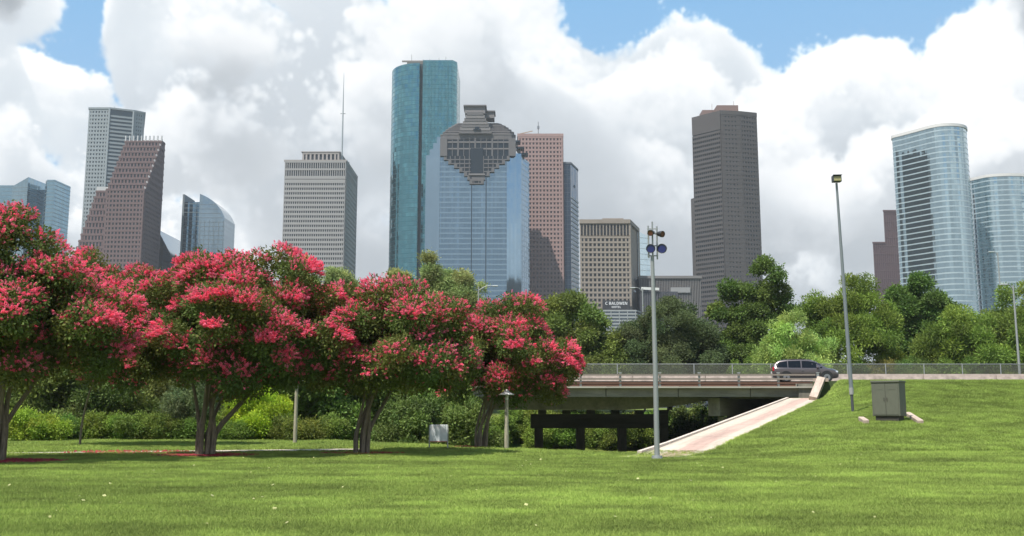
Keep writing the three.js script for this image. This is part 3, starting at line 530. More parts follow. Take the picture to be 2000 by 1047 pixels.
function scatter(name, geo, m, parent, items) {                // items: [x, y, z, scale, axis or null, r, g, b]
  const o = new THREE.InstancedMesh(geo, m, items.length), M = new THREE.Matrix4(), q = new THREE.Quaternion(), e = new THREE.Euler(), c = new THREE.Color(), up = V3(0, 1, 0);
  items.forEach(([x, y, z, s, ax, r, g, b, ra, sy], i) => {
    if (ax) q.setFromUnitVectors(up, ax).multiply(new THREE.Quaternion().setFromAxisAngle(up, ra)); else q.setFromEuler(e.set(ra * 3.1, ra * 7.7, ra * 5.3));
    M.compose(V3(x, y, z), q, V3(s, s * (sy ?? 1), s)); o.setMatrixAt(i, M); o.setColorAt(i, c.setRGB(r, g, b));
  });
  o.name = name; o.castShadow = o.receiveShadow = true; o.userData.kind = 'stuff'; parent.add(o); return o;
}
// clumps of foliage through an egg-shaped crown; lobes can be given to shape an uneven outline
function clumps(r, lobes, count, size) {
  const out = []; let vol = lobes.reduce((s, l) => s + l[3] * l[4], 0);
  for (const [lx, ly, lz, rx, ry, rz = rx] of lobes) {
    const n = Math.max(6, Math.round(count * rx * ry / vol));
    for (let i = 0; i < n; i++) { const c = r() * 2 - 1, a = r() * 6.283, q = Math.sqrt(1 - c * c), k = 0.55 + 0.45 * Math.sqrt(r()); out.push([lx + q * Math.cos(a) * rx * k, ly + c * ry * k, lz + q * Math.sin(a) * rz * k, size * (0.65 + 0.7 * r()) * Math.min(1, 0.3 + rx * 0.38 / size)]); }
  }
  return out;
}
const leafSprigs = [1, 2].map((s) => sprig(500 + s, 15, 0.2, 0.105, 0.027));
const petals = [1, 2].map((s) => panicle(520 + s, 17, 0.26, 0.085, 0.030));
const crapeLeaf = leafMat([1, 1, 1], 0.4), petalMat = leafMat([1, 1, 1], 0.45);
function crape(label, seed, bx, D, cx, cz, base, lobes, flower, o = {}) {
  const r = rng(seed), t = thing('crape_myrtle', label, 'tree', bx, ground(bx, D), -D, 0, 'crape myrtles along the path');
  const L = lobes.map(([x, y, z, a, b, c]) => [x + cx, y, z + cz, a, b, c]);
  // fluted trunk: stems that part low down and lean out into the crown
  const n = o.stems ?? 6, w = o.girth ?? 1;
  for (let i = 0; i < n; i++) {
    const a = i / n * 6.283 + r() * 0.5, l = L[i % L.length], out = 0.8 + r() * 0.9, ex = l[0] * (o.slim ? 0.15 : 0.6) + Math.cos(a) * out, ez = l[2] * 0.6 + Math.sin(a) * out, ey = base + 0.7 + r() * 1.6, rr = (0.056 + r() * 0.036) * w;
    const pts = [V3(Math.cos(a) * 0.21 * w, -0.12, Math.sin(a) * 0.21 * w), V3(Math.cos(a) * 0.24 * w + ex * 0.03, base * 0.32, Math.sin(a) * 0.2 * w), V3(ex * 0.32 + Math.cos(a) * 0.1, base * 0.72, ez * 0.32 + Math.sin(a) * 0.1), V3(ex * 0.72, base * 0.72 + (ey - base * 0.72) * 0.55, ez * 0.72), V3(ex, ey, ez)];
    const st = put('stem', tube(pts, [rr * 1.25, rr, rr * 0.8, rr * 0.55, rr * 0.25], 8), crapeBark, t);
    for (let k = 0; k < 2; k++) { const p = pts[3], q = V3(p.x + (r() - 0.3) * 1.6 * Math.sign(p.x || 1), p.y + 0.9 + r() * 1.2, p.z + (r() - 0.5) * 2); put('branch', tube([pts[2].clone().lerp(p, 0.4 + k * 0.5), p.clone().lerp(q, 0.5).add(V3(0, 0.15, 0)), q], [rr * 0.45, rr * 0.3, rr * 0.12], 6), crapeBark, st); }
  }
  const cl = clumps(r, L, (o.clumps ?? 110) * 1.25, 0.52), A = [[], []], F = [[], []];
  let top = -9, low = 99; for (const c of cl) { top = Math.max(top, c[1]); low = Math.min(low, c[1]); }
  const mid = L.reduce((s, l) => [s[0] + l[0] / L.length, s[1] + l[2] / L.length], [0, 0]);
  for (const [x, y, z, s] of cl) {
    const n = Math.round(88 * s * s * (o.dense ?? 1) / 0.38), warm = r();
    for (let i = 0; i < n; i++) {
      const c = r() * 2 - 1, a = r() * 6.283, q = Math.sqrt(1 - c * c), k = s * (0.45 + 0.6 * Math.cbrt(r())), v = 0.7 + 0.6 * r();
      A[i & 1].push([x + q * Math.cos(a) * k, y + c * k * 0.8, z + q * Math.sin(a) * k, 0.8 + 0.5 * r(), null, (0.105 + 0.06 * warm) * v, 0.172 * v, 0.036 * v, r()]);
    }
    const h = (y - low) / (top - low), fl = flower * (0.5 + 0.5 * Math.pow(h, 0.85) + 0.3 * sst(Math.abs(x - mid[0]), 1.2, 2.8)) * (0.4 + 0.6 * r());
    const m = Math.round(150 * fl * s * s / 0.38);
    for (let i = 0; i < m; i++) {
      const ax = V3((x - mid[0]) * 0.35 + (r() - 0.5) * 1.7, -0.25 + 1.0 * r() + 0.3 * h, (z - mid[1]) * 0.5 + (r() - 0.5) * 1.7).normalize(), k = s * (0.9 + 0.4 * r()), v = 0.8 + 0.4 * r(), pale = r();
      F[i & 1].push([x + ax.x * k, y + ax.y * k * 0.85, z + ax.z * k, 0.34 + 0.44 * r(), ax, 0.95 * v, (0.11 + 0.17 * pale) * v, (0.215 + 0.2 * pale) * v, r() * 6.28]);
    }
  }
  for (let i = 0; i < 2; i++) { if (A[i].length) scatter('foliage', leafSprigs[i], crapeLeaf, t, A[i]); if (F[i].length) scatter('blossom', petals[i], petalMat, t, F[i]); }
  return t;
}
crape('crimson crape myrtle cut off by the left edge, the nearest one', 1001, -16.0, 30.5, 0.15, 0, 2.6, [[-1.6, 5.0, 0, 2.0, 2.0], [0.3, 6.0, 0, 1.7, 1.7], [1.5, 4.7, 0.2, 1.6, 1.6], [-0.2, 4.4, 1.2, 1.9, 1.3], [0.2, 4.6, -1.3, 2.0, 1.6], [2.5, 4.3, 0.1, 1.3, 1.2], [-0.6, 3.7, 1.2, 1.7, 0.8], [0.3, 3.3, 0.9, 1.4, 0.8]], 1.0, { stems: 7, girth: 1.25, clumps: 150 });
crape('crimson crape myrtle with a slim dark trunk beside the leftmost one', 1002, -19.6, 44.5, 2.1, 0.6, 3.4, [[-1.1, 6.4, 0, 2.0, 2.2], [0.9, 5.6, 0, 2.2, 2.1], [2.6, 4.6, 0, 1.5, 1.6], [-2.0, 5.4, 0, 1.7, 2.2], [0.4, 5.2, 1.4, 2.2, 1.9], [0.4, 3.7, 1.0, 2.2, 1.0], [2.6, 3.9, 0.6, 1.5, 1.2]], 1.15, { stems: 1, girth: 0.7, clumps: 150, slim: 1 });
crape('broad crimson crape myrtle with a fluted trunk in front of the pale path', 1003, -10.7, 34.5, 1.0, 0, 2.5, [[-2.3, 4.9, 0, 1.4, 1.5], [-0.7, 5.7, 0, 1.8, 1.6], [0.8, 5.4, 0.2, 1.8, 1.6], [2.4, 4.3, 0, 1.6, 1.4], [0, 4.6, 1.6, 2.2, 1.4], [0, 4.6, -1.6, 2.2, 1.4], [3.0, 3.5, 0.4, 1.1, 0.9], [-2.5, 3.8, 0.4, 1.1, 0.9], [1.3, 3.5, 0.9, 1.5, 0.7], [-1.2, 3.5, 0.9, 1.4, 0.7], [0, 3.0, 0.8, 1.5, 0.8]], 1.1, { stems: 7, girth: 1.15, clumps: 165 });
crape('crape myrtle with sparser blossom and dark green flank, left of the white board', 1004, -5.46, 35.8, 0.95, 0, 2.5, [[-1.8, 4.5, 0, 1.35, 1.4], [-0.2, 5.0, 0, 1.7, 1.35], [1.1, 4.6, 0.2, 1.5, 1.3], [2.0, 3.7, 0, 1.05, 1.2], [0, 4.0, 1.4, 2.1, 1.2], [0.2, 4.1, -1.4, 2.1, 1.3], [0.9, 3.1, 1.0, 1.6, 0.8], [2.4, 3.4, 0.3, 0.9, 0.8], [-0.4, 2.95, 0.8, 1.3, 0.8]], 0.6, { stems: 6, clumps: 140 });
crape('farthest crape myrtle, its crown drooping over the mushroom path lamp and bridge', 1005, -1.33, 42.2, 0.9, 0, 2.3, [[-1.7, 4.5, 0, 1.5, 1.4], [0.2, 4.8, 0, 1.6, 1.5], [1.4, 4.0, 0, 1.35, 1.4], [2.2, 3.1, 0, 0.9, 1.1], [0, 3.9, 1.3, 2.0, 1.3], [0, 4.0, -1.3, 2.0, 1.3], [-1.9, 3.0, 0.9, 0.7, 0.7], [0.3, 2.8, 0.8, 1.3, 0.7]], 0.95, { stems: 5, girth: 0.95, clumps: 130 });

const bigSprigs = [sprig(601, 18, 0.46, 0.26, 0.075), sprig(602, 22, 0.42, 0.2, 0.05), sprig(603, 20, 0.4, 0.3, 0.045, 0.5)];
const treeLeaf = leafMat([1, 1, 1], 0.42);
// o: lobes relative to the foot, colour, clump size and count, leaf kind
function tree(name, label, seed, x, D, lobes, col, o = {}) {
  const r = rng(seed), gy = o.y ?? Math.max(-2.4, ground(x, D)), t = thing(name, label, o.cat ?? 'tree', x, gy, -D, 0, o.group), s0 = o.size ?? 1.3;
  const top = Math.max(...lobes.map((l) => l[1] + l[4])), lowL = Math.min(...lobes.map((l) => l[1] - l[4] * 0.4)), tr = o.trunk ?? top * 0.022;
  if (o.stem !== false) {
    const tk = put('trunk', tube([V3(0, -0.4, 0), V3(tr * 0.6, lowL * 0.5, 0), V3(0, Math.max(lowL, 0.8) + 0.3, tr * 0.5), V3(lobes[0][0] * 0.6, top * 0.8, lobes[0][2] * 0.5)], [tr * 1.3, tr, tr * 0.8, tr * 0.2], 8), darkBark, t);
    for (const [lx, ly, lz] of lobes) { const b = Math.max(0.6, Math.min(lowL + 0.4, ly * 0.5)); put('limb', tube([V3(0, b, 0), V3(lx * 0.45, lerp(b, ly, 0.55), lz * 0.45), V3(lx, ly, lz)], [tr * 0.5, tr * 0.33, tr * 0.1], 6), darkBark, tk); }
  }
  const cl = clumps(r, lobes, o.clumps ?? 60, s0), items = [];
  for (const [cx, cy, cz, s] of cl) {
    const n = Math.round(0.82 * (o.dense ?? 60) * (s / s0) ** 2), v0 = 0.75 + 0.5 * r(), hue = (r() - 0.5) * 0.3;
    for (let i = 0; i < n; i++) { const c = r() * 2 - 1, a = r() * 6.283, q = Math.sqrt(1 - c * c), k = s * (0.35 + 0.65 * Math.cbrt(r())), v = v0 * (0.75 + 0.5 * r());
      items.push([cx + q * Math.cos(a) * k, Math.max(0.1, cy + c * k * (o.flat ?? 0.75)), cz + q * Math.sin(a) * k, (o.leaf ?? 1) * (0.8 + 0.6 * r()), null, 1.84 * col[0] * v * (1 + hue), 1.84 * col[1] * v, 1.6 * col[2] * v, r()]); }
  }
  scatter(o.cat === 'shrub' ? 'foliage' : 'crown', bigSprigs[o.kind ?? 0], treeLeaf, t, items);
  return t;
}
const bed = -2.3, ordinal = (i) => ['first', 'second', 'third', 'fourth', 'fifth', 'sixth', 'seventh', 'eighth', 'ninth', 'tenth', 'eleventh', 'twelfth', 'thirteenth', 'fourteenth', 'fifteenth', 'sixteenth', 'seventeenth', 'eighteenth', 'nineteenth', 'twentieth', 'twenty-first', 'twenty-second'][i];
// beyond the road, right of the crape myrtles
tree('round_tree', 'rounded mid-green tree right of the crape myrtles, below the slim banded tower', 701, 6.2, 100, [[0, 8.4, 0, 3.6, 3.8], [-1.6, 6.4, 0, 3.4, 3.6], [2.4, 6.0, 0, 3.2, 3.8], [0.4, 4, 1.5, 4.8, 3]], [0.10, 0.135, 0.03], { y: 1, size: 0.95, clumps: 120, dense: 60 });
tree('live_oak', 'dark grey-green spreading oak below the hotel, behind the lamp pole', 702, 15.8, 99, [[0, 8.4, 0, 4.2, 3.3], [-2.8, 7.0, 0, 3.0, 3.2], [3.0, 7.0, 0, 3.0, 3.2], [0, 5, 1.5, 5.2, 3.2]], [0.054, 0.074, 0.030], { y: 0.8, size: 0.85, clumps: 190, dense: 60, leaf: 0.8, kind: 1 });
tree('tall_tree', 'tall dark open-crowned tree in front of the dark granite tower', 703, 25.0, 100, [[-1.6, 13.2, 0, 1.2, 1.3], [1.5, 14.6, 0, 1.2, 1.4], [0.6, 12.2, 0, 1.2, 1.2], [2.6, 12.6, 0, 0.9, 1.2], [-3.0, 10.8, 0, 1.2, 1.0], [-0.8, 10.4, 0, 1.6, 1.2], [2.6, 10.2, 0, 1.4, 1.1], [0.3, 8.4, 0, 2.3, 1.4], [3.4, 7.8, 0, 1.4, 1.0], [-2.4, 8.0, 0, 1.5, 1.2], [-1.5, 6.0, 0, 3.1, 2.2], [1.8, 5.4, 0.6, 2.8, 2.2], [-3, 4, 0.8, 2.2, 2.0]], [0.07, 0.105, 0.022], { y: 0.8, size: 0.7, clumps: 120, dense: 50, leaf: 0.85, trunk: 0.32 });
tree('pale_leafed_tree', 'small yellow-green tree with loose sprays right behind the passenger car', 704, 25.0, 86, [[0, 5.2, 0, 1.9, 1.9], [-1.7, 3.4, 0, 1.4, 1.6], [1.7, 3.7, 0, 1.6, 1.5], [0, 3, 0.8, 2.6, 1.6]], [0.215, 0.28, 0.085], { y: 2.8, size: 0.6, clumps: 60, dense: 24, leaf: 0.8, kind: 2 });
tree('feathery_tree', 'broad light-green feathery tree behind the leaning floodlight pole', 705, 33.8, 97, [[0, 11.2, 0, 2.0, 2.2], [-2.2, 8.6, 0, 2.6, 2.4], [2.2, 8.4, 0, 2.4, 2.4], [0, 6, 1, 4.4, 2.8], [-3.6, 6.2, 0, 1.8, 2.2]], [0.11, 0.155, 0.028], { y: 1.6, size: 0.9, clumps: 100, dense: 52, kind: 2, leaf: 0.95 });
tree('round_tree', 'dense dark-green tree peeping up below the tallest oval glass tower', 706, 44.3, 106, [[0, 11.5, 0, 2.6, 2.8], [-1.4, 9.4, 0, 2.2, 2.4], [1.6, 9.6, 0, 2.2, 2.6], [0, 6.5, 0.5, 3.4, 3]], [0.066, 0.11, 0.022], { y: 1.5, size: 0.8, clumps: 85, dense: 60 });
tree('feathery_tree', 'light-green feathery tree right of the dense dark tree', 707, 43.2, 93, [[0, 6.4, 0, 2.4, 2.6], [2, 5.2, 0, 2.4, 2.6], [-2.2, 4.8, 0, 2.2, 2.4], [0, 3.6, 1, 4, 2.2]], [0.115, 0.16, 0.03], { y: 2.0, size: 0.8, clumps: 80, dense: 50, kind: 2 });
tree('feathery_tree', 'light-green feathery tree at the right edge under the shorter oval tower', 708, 50.3, 95, [[0, 9.2, 0, 2.4, 2.4], [-1.8, 7.2, 0, 2.2, 2.4], [2.2, 7.4, 0, 2.4, 2.4], [0, 5, 1, 4, 2.6]], [0.115, 0.155, 0.032], { y: 2.0, size: 0.85, clumps: 85, dense: 50, kind: 2 });
tree('round_tree', 'small tree filling the gap between round tree and grey-green oak', 709, 11.2, 106, [[0, 6, 0, 2.4, 3], [1, 4, 0, 2.4, 2.4]], [0.085, 0.10, 0.04], { y: 0.6, size: 0.9, clumps: 40, dense: 50 });
tree('round_tree', 'low rounded tree left of the feathery tree above the car roof', 710, 30.0, 108, [[0, 5.6, 0, 2.2, 2.6], [1.4, 4, 0, 2.2, 2.2]], [0.06, 0.095, 0.02], { y: 1.6, size: 0.85, clumps: 45, dense: 55 });
// tall pale trees behind the crape myrtles
const pale = [0.165, 0.19, 0.075];
tree('pale_tree', 'pale grey-green tree top left of the concrete slab tower foot', 711, -23.4, 110, [[0, 16.9, 0, 0.9, 1.6], [-0.3, 15, 0, 1.5, 2], [0.3, 13, 0, 2.0, 2.4], [0, 9.5, 0, 2.6, 4]], pale, { y: 0.4, size: 0.7, clumps: 93, dense: 55, kind: 1 });
tree('pale_tree', 'slim pale green tree top in front of the concrete slab tower', 712, -20.2, 112, [[0, 16.6, 0, 0.9, 1.6], [0.4, 14.8, 0, 1.5, 2], [-0.4, 13, 0, 1.9, 2.4], [1.4, 14.4, 0, 0.8, 1.2], [0, 9.5, 0, 2.6, 4]], pale, { y: 0.4, size: 0.7, clumps: 93, dense: 55, kind: 1 });
tree('pale_tree', 'pale green tree at the foot of the teal tower', 713, -12.4, 108, [[0, 15.9, 0, 1.0, 1.5], [-0.6, 14.4, 0, 1.4, 1.6], [0.8, 14, 0, 1.5, 1.8], [0.4, 12, 0, 2.6, 2.4], [0, 9, 0, 3, 4]], pale, { y: 0.4, size: 0.7, clumps: 102, dense: 55, kind: 1 });
tree('pale_tree', 'tallest pale green tree in front of the granite-crowned tower', 714, -8.6, 106, [[-0.2, 16.6, 0, 1.0, 1.6], [0.5, 15.1, 0, 1.6, 1.6], [2.2, 14.6, 0, 1.4, 1.6], [3.6, 14.6, 0, 1.0, 1.5], [4.6, 13.2, 0, 1.3, 1.6], [1.6, 12.6, 0, 3.0, 2.4], [0.5, 10, 0, 3.8, 4]], pale, { y: 0.4, size: 0.7, clumps: 136, dense: 55, kind: 1 });
tree('pale_tree', 'pale green tree sloping down toward the street lamp head', 715, -3.6, 108, [[-0.4, 12.4, 0, 1.3, 1.6], [1.0, 11.6, 0, 1.2, 1.4], [-1, 10.5, 0, 2.4, 3], [1.2, 10.2, 0, 1.9, 2.4], [0, 8, 0, 3, 3]], pale, { y: 0.4, size: 0.7, clumps: 102, dense: 55, kind: 1 });
tree('pale_tree', 'small light-green tree top left of the rose granite tower foot', 716, 0.3, 112, [[0, 11.2, 0, 1.6, 2], [0, 8.6, 0, 2.4, 3]], [0.12, 0.16, 0.05], { y: 0.4, size: 0.7, clumps: 68, dense: 50, kind: 1 });
// dark wood and shrubs behind the crape myrtle trunks
{
  const r = rng(77);
  for (let i = 0; i < 13; i++) { const x = -37 + i * 2.6 + r() * 1.2, D = 60 + r() * 9, h = 5.2 + r() * 2.2; tree('wood_tree', ordinal(i) + ' dark tree from the left in the wood behind the crape myrtles', 800 + i, x, D, [[0, h - 1.6, 0, 2.4, 2.0], [-1, h - 3.6, 0, 2.0, 1.8], [1.2, h - 3.4, 0.4, 2.1, 2.0], [0, 1.2, 0.8, 2.2, 1.3]], [0.06 + 0.035 * r(), 0.088 + 0.035 * r(), 0.022], { size: 0.8, clumps: 46, dense: 52, leaf: 0.85, kind: i % 3, group: 'trees of the wood behind the crape myrtles', y: Math.max(-2, ground(x, D)) }); }
  for (let i = 0; i < 16; i++) { const x = -27 + i * 1.12 + r() * 0.5, D = crestD(x) - 0.4 + r() * 2, h = 0.95 + r() * 0.55; tree('hedge_shrub', ordinal(i) + ' leafy shrub from the left in the hedge behind the pale path', 840 + i, x, D, [[0, h * 0.5, 0, 0.85, h * 0.42], [0.4, h * 0.45, 0.2, 0.6, h * 0.4]], [0.075 + 0.04 * r(), 0.12 + 0.03 * r(), 0.022], { size: 0.32, clumps: 26, dense: 20, leaf: 0.42, cat: 'shrub', stem: false, group: 'hedge shrubs behind the pale path', kind: i % 2 }); }
}
tree('yellow_green_tree', 'bright yellow-green young tree behind the broad crape myrtle', 860, -13.7, 53, [[0, 2.5, 0, 0.6, 0.7], [-0.7, 1.7, 0, 0.7, 0.6], [0.7, 1.7, 0, 0.8, 0.6], [0, 1.0, 0.4, 1.2, 0.6]], [0.2, 0.27, 0.02], { size: 0.42, clumps: 48, dense: 26, leaf: 0.5, kind: 2 });
tree('grey_green_shrub', 'tall feathery grey-green shrub left of the broad trunk', 861, -17.4, 54, [[0, 2.2, 0, 1.3, 1.4], [-0.9, 1.4, 0, 1.0, 1.1], [0.9, 1.4, 0, 1.0, 1.1]], [0.075, 0.10, 0.045], { size: 0.5, clumps: 46, dense: 28, leaf: 0.5, kind: 2, cat: 'shrub' });
tree('bright_shrub', 'bright yellow-green shrub right of the leftmost trunk', 862, -24.5, 50.5, [[0, 0.8, 0, 1.3, 0.6], [0.9, 0.6, 0.2, 0.9, 0.5]], [0.16, 0.21, 0.025], { size: 0.34, clumps: 36, dense: 22, leaf: 0.45, cat: 'shrub', stem: false });
// green bank seen under the bridge, and the understorey along the far fence
{
  const r = rng(78);
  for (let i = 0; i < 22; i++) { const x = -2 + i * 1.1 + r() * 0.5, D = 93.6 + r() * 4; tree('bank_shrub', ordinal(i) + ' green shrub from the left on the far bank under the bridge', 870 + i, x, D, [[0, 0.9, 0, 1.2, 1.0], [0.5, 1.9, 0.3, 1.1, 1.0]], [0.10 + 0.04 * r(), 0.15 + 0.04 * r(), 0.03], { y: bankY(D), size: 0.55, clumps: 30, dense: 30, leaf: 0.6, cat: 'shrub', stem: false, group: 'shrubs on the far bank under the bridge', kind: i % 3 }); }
  for (let i = 0; i < 22; i++) { const x = 2 + i * 2.5 + r(), D = x < 22 ? 107 + r() * 2 : 91 + r() * 3, up = x < 22 ? 2.2 : 0; tree('fence_shrub', ordinal(i) + ' undergrowth shrub from the left behind the far chain-link fence', 900 + i, x, D, [[0, 2.6 + up, 0, 1.9, 1.6], [0.7, 1.3 + up * 0.6, 0.4, 1.7, 1.3]], [0.065 + 0.05 * r(), 0.10 + 0.045 * r(), 0.025], { y: 2.0 - up * 0.3, size: 0.6, clumps: 30, dense: 30, leaf: 0.65, cat: 'shrub', stem: false, group: 'undergrowth behind the far fence', kind: i % 3 }); }
}
tree('bank_tree', 'leafy tree between the bridge columns and the concrete ramp', 940, 17.0, 92, [[0, 2.6, 0, 2.2, 1.8], [-2, 1.6, 0, 1.8, 1.4], [2, 2.0, 0, 2, 1.6]], [0.075, 0.11, 0.025], { y: bed, size: 0.6, clumps: 60, dense: 32, leaf: 0.65 });
tree('bank_tree', 'leafy tree left of the mushroom lamp under the farthest crape myrtle', 941, -4.2, 52, [[0, 2.6, 0, 1.9, 1.5], [-1.8, 1.9, 0, 1.7, 1.5], [1.8, 2.2, 0, 1.7, 1.4], [0, 1, 0.5, 2.4, 1]], [0.075, 0.105, 0.025], { size: 0.5, clumps: 70, dense: 36, leaf: 0.55 });

// ---------------------------------------------------------------- paths, road, bridge
const concTex = (seed, c, m = 4) => grainTex(seed, 0.5, 1.4, c, m);
const paleConcrete = std({ map: concTex(1101, [0.52, 0.44, 0.37]), roughness: 0.9 });
structure('park_path', sheet(60, 4, (u, v) => { const x = lerp(-34, -6.2, u), D = 36.0 + (x + 19) * 0.30 - Math.max(0, -19 - x) * 0.2 + lerp(-0.85, 0.85, v); return [x, ground(x, D) + 0.014, -D]; }), paleConcrete);
const rampMat = std({ map: grainTex(1105, 0.55, 1.35, [0.42, 0.325, 0.26], 3), roughness: 0.9 });
// worn slab: a reddish rub mark runs along its middle, soil along the joints
const slabTex = (() => { const a = noise2(1106, 16), b = noise2(1107, 128), c = noise2(1108, 8); return texture(256, 1024, (u, v) => { const k = lerp(0.66, 1.22, 0.35 * a(u * 16, v * 16) + 0.3 * b(u * 64, v * 128) + 0.35 * c(u * 4, v * 8)), w = 0.5 + 0.1 * (c(0.5, v * 8) - 0.5), s = sst(0.22 - Math.abs(u - w) + 0.16 * (a(u * 16, v * 16) - 0.5), 0, 0.1), j = Math.abs(((v * 12) % 1) - 0.5) > 0.485 ? 0.62 : 1; return [lerp(0.49, 0.43, s) * k * j, lerp(0.41, 0.29, s) * k * j, lerp(0.325, 0.235, s) * k * j]; }, true, 1, 1); })();
{ const g = sheet(6, 60, (u, v) => { const D = lerp(33.2, 66.4, v), flare = Math.max(0, 37 - D) * 0.14, x = rampX(D) + lerp(-1.2 - flare * 0.2, 1.1 + flare, u); return [x, piece(RAMP, D) + 0.025, -D]; }), uv = g.attributes.uv; for (let j = 0; j <= 60; j++) for (let i = 0; i <= 6; i++) uv.setXY(j * 7 + i, i / 6, j / 60); structure('ramp_path', g, std({ map: slabTex, roughness: 0.92 })); }
{ const k = thing('ramp_kerb', 'low pale concrete kerb along the bayou side of the ramp', 'kerb'); for (let i = 0; i < 9; i++) { const D0 = 35.5 + i * 3.4, D1 = D0 + 3.32, a = V3(rampX(D0) - 1.27, piece(RAMP, D0), -D0), b = V3(rampX(D1) - 1.27, piece(RAMP, D1), -D1), o = put('kerb_stone', box(0.16, 0.2, a.distanceTo(b)), paleConcrete, k); o.position.copy(a).lerp(b, 0.5); o.lookAt(b); } }
const asphalt = std({ map: grainTex(1111, 0.7, 1.25, [0.085, 0.082, 0.078], 5), roughness: 0.95 });
structure('road', sheet(4, 4, (u, v) => [lerp(-24, 130, u), 3.56, lerp(-68.3, -80.5, v)]), asphalt);
structure('road_shoulder', prism([[20.8, -66.9], [130, -66.9], [130, -92], [20.8, -92]], -2.8, 3.54), earthMat);
const railMat = std({ map: concTex(1137, [0.24, 0.2, 0.17], 1), roughness: 0.7, metalness: 0.2 }), paleLedge = std({ map: concTex(1133, [0.36, 0.34, 0.29]), roughness: 0.9 }), oldConc = std({ map: concTex(1121, [0.20, 0.185, 0.15]), roughness: 0.95 }), rust = std({ map: concTex(1129, [0.16, 0.085, 0.06], 2), roughness: 0.95 }), galv = std({ color: rgb(0.34, 0.35, 0.34), roughness: 0.55, metalness: 0.5 });
{
  const b = thing('road_bridge', 'weathered concrete road bridge on square columns across the bayou', 'bridge');
  put('deck', box(44.4, 0.36, 22), rust, b, -1.4, 3.34, -79.4);
  const P = 5.0; for (let i = 0; i < 9; i++) { const x = -21 + i * P; put('fascia_panel', box(P - 0.05, 0.62, 0.5), oldConc, b, x, 2.78, -68.1); put('ledge', box(P, 0.11, 0.85), paleLedge, b, x, 3.13, -68.0); }
  const gs = new THREE.Shape(); gs.moveTo(-23, 3.1); gs.lineTo(20, 3.1); gs.lineTo(20, 2.4); gs.lineTo(14.3, 2.35); gs.quadraticCurveTo(12, 1.7, 8, 1.58); gs.lineTo(-23, 1.58); gs.closePath();
  const gg = new THREE.ExtrudeGeometry(gs, { depth: 0.5, bevelEnabled: false }); for (let i = 0; i < 7; i++) put('girder', gg, oldConc, b, 0, 0, -71.5 - i * 3.2);
  // pier with a long cap on square columns, and the short pier at the ramp
  put('pier_cap', box(11.8, 1.2, 1.1), oldConc, b, 7.5, 0.62, -85); for (let i = 0; i < 4; i++) put('column', box(0.72, 3.4, 0.8), oldConc, b, 2.3 + i * 3.58, -1.6, -85); for (let i = 0; i < 6; i++) put('bearing', box(0.7, 0.34, 0.7), oldConc, b, 2.6 + i * 2.1, 1.4, -85);
  const cap = put('pier_cap', box(0.85, 1.25, 13), oldConc, b, 17.4, 1.78, -74.6); cap.rotation.y = -0.52; for (const s of [0, 5, 10]) put('column', new THREE.CylinderGeometry(0.34, 0.36, 3.8, 12), oldConc, b, 15.0 + s * 0.5, -0.8, -70.2 - s * 0.86);
  put('abutment', box(1.2, 5.6, 23), oldConc, b, 20.4, 0.6, -79.2);
  const wing = put('wing_wall', box(0.5, 0.5, 3.2), rampMat, b, 20.4, 2.9, -65.6); wing.rotation.set(0.5, -0.45, 0);
  put('wing_cap', box(0.9, 0.22, 0.5), rampMat, b, 21.1, 3.6, -66.9);
  for (let i = 0; i < 16; i++) { const x = 21.2 - i * 2.74; const p = put('rail_post', box(0.14, 1.02, 0.16), galv, b, x, 3.6, -67.85); put('post_cap', box(0.2, 0.06, 0.2), galv, p, 0, 0.53, 0); }
  for (const [y, h, m] of [[3.98, 0.11, railMat], [3.70, 0.11, railMat], [3.42, 0.08, rust]]) put('rail', box(44.6, h, 0.08), m, b, -1.3, y, -67.74);
}

{ // barrier and chain-link fence on the far side of the road
  const bar = thing('concrete_barrier', 'long pinkish concrete barrier along the far side of the road', 'barrier', 0, 3.56, -80.9), pm = std({ map: concTex(1141, [0.42, 0.34, 0.29]), roughness: 0.9 }), sh = new THREE.Shape([[-0.28, 0], [0.28, 0], [0.2, 0.28], [0.1, 0.95], [-0.1, 0.95], [-0.2, 0.28]].map((p) => new THREE.Vector2(...p)));
  const g = new THREE.ExtrudeGeometry(sh, { depth: 5.96, bevelEnabled: false }).rotateY(PI / 2); for (let i = 0; i < 25; i++) put('barrier_segment', g, pm, bar, -20 + i * 6, 0, 0);
  const f = thing('chain_link_fence', 'chain-link fence with thin posts behind the road', 'fence', 0, 3.56, -81.6);
  const net = std({ color: rgb(0.2, 0.21, 0.16), roughness: 0.6, metalness: 0.3, transparent: true, opacity: 0.22, side: THREE.DoubleSide }), post = new THREE.CylinderGeometry(0.045, 0.045, 1.9, 8);
  for (let i = 0; i < 40; i++) { const x = -20 + i * 3.2; put('fence_post', post, galv, f, x, 0.9, 0); put('mesh_panel', box(3.1, 1.75, 0.02), net, f, x + 1.6, 0.9, 0); }
  put('top_rail', new THREE.CylinderGeometry(0.03, 0.03, 128, 6).rotateZ(PI / 2), galv, f, 44, 1.8, 0);
}
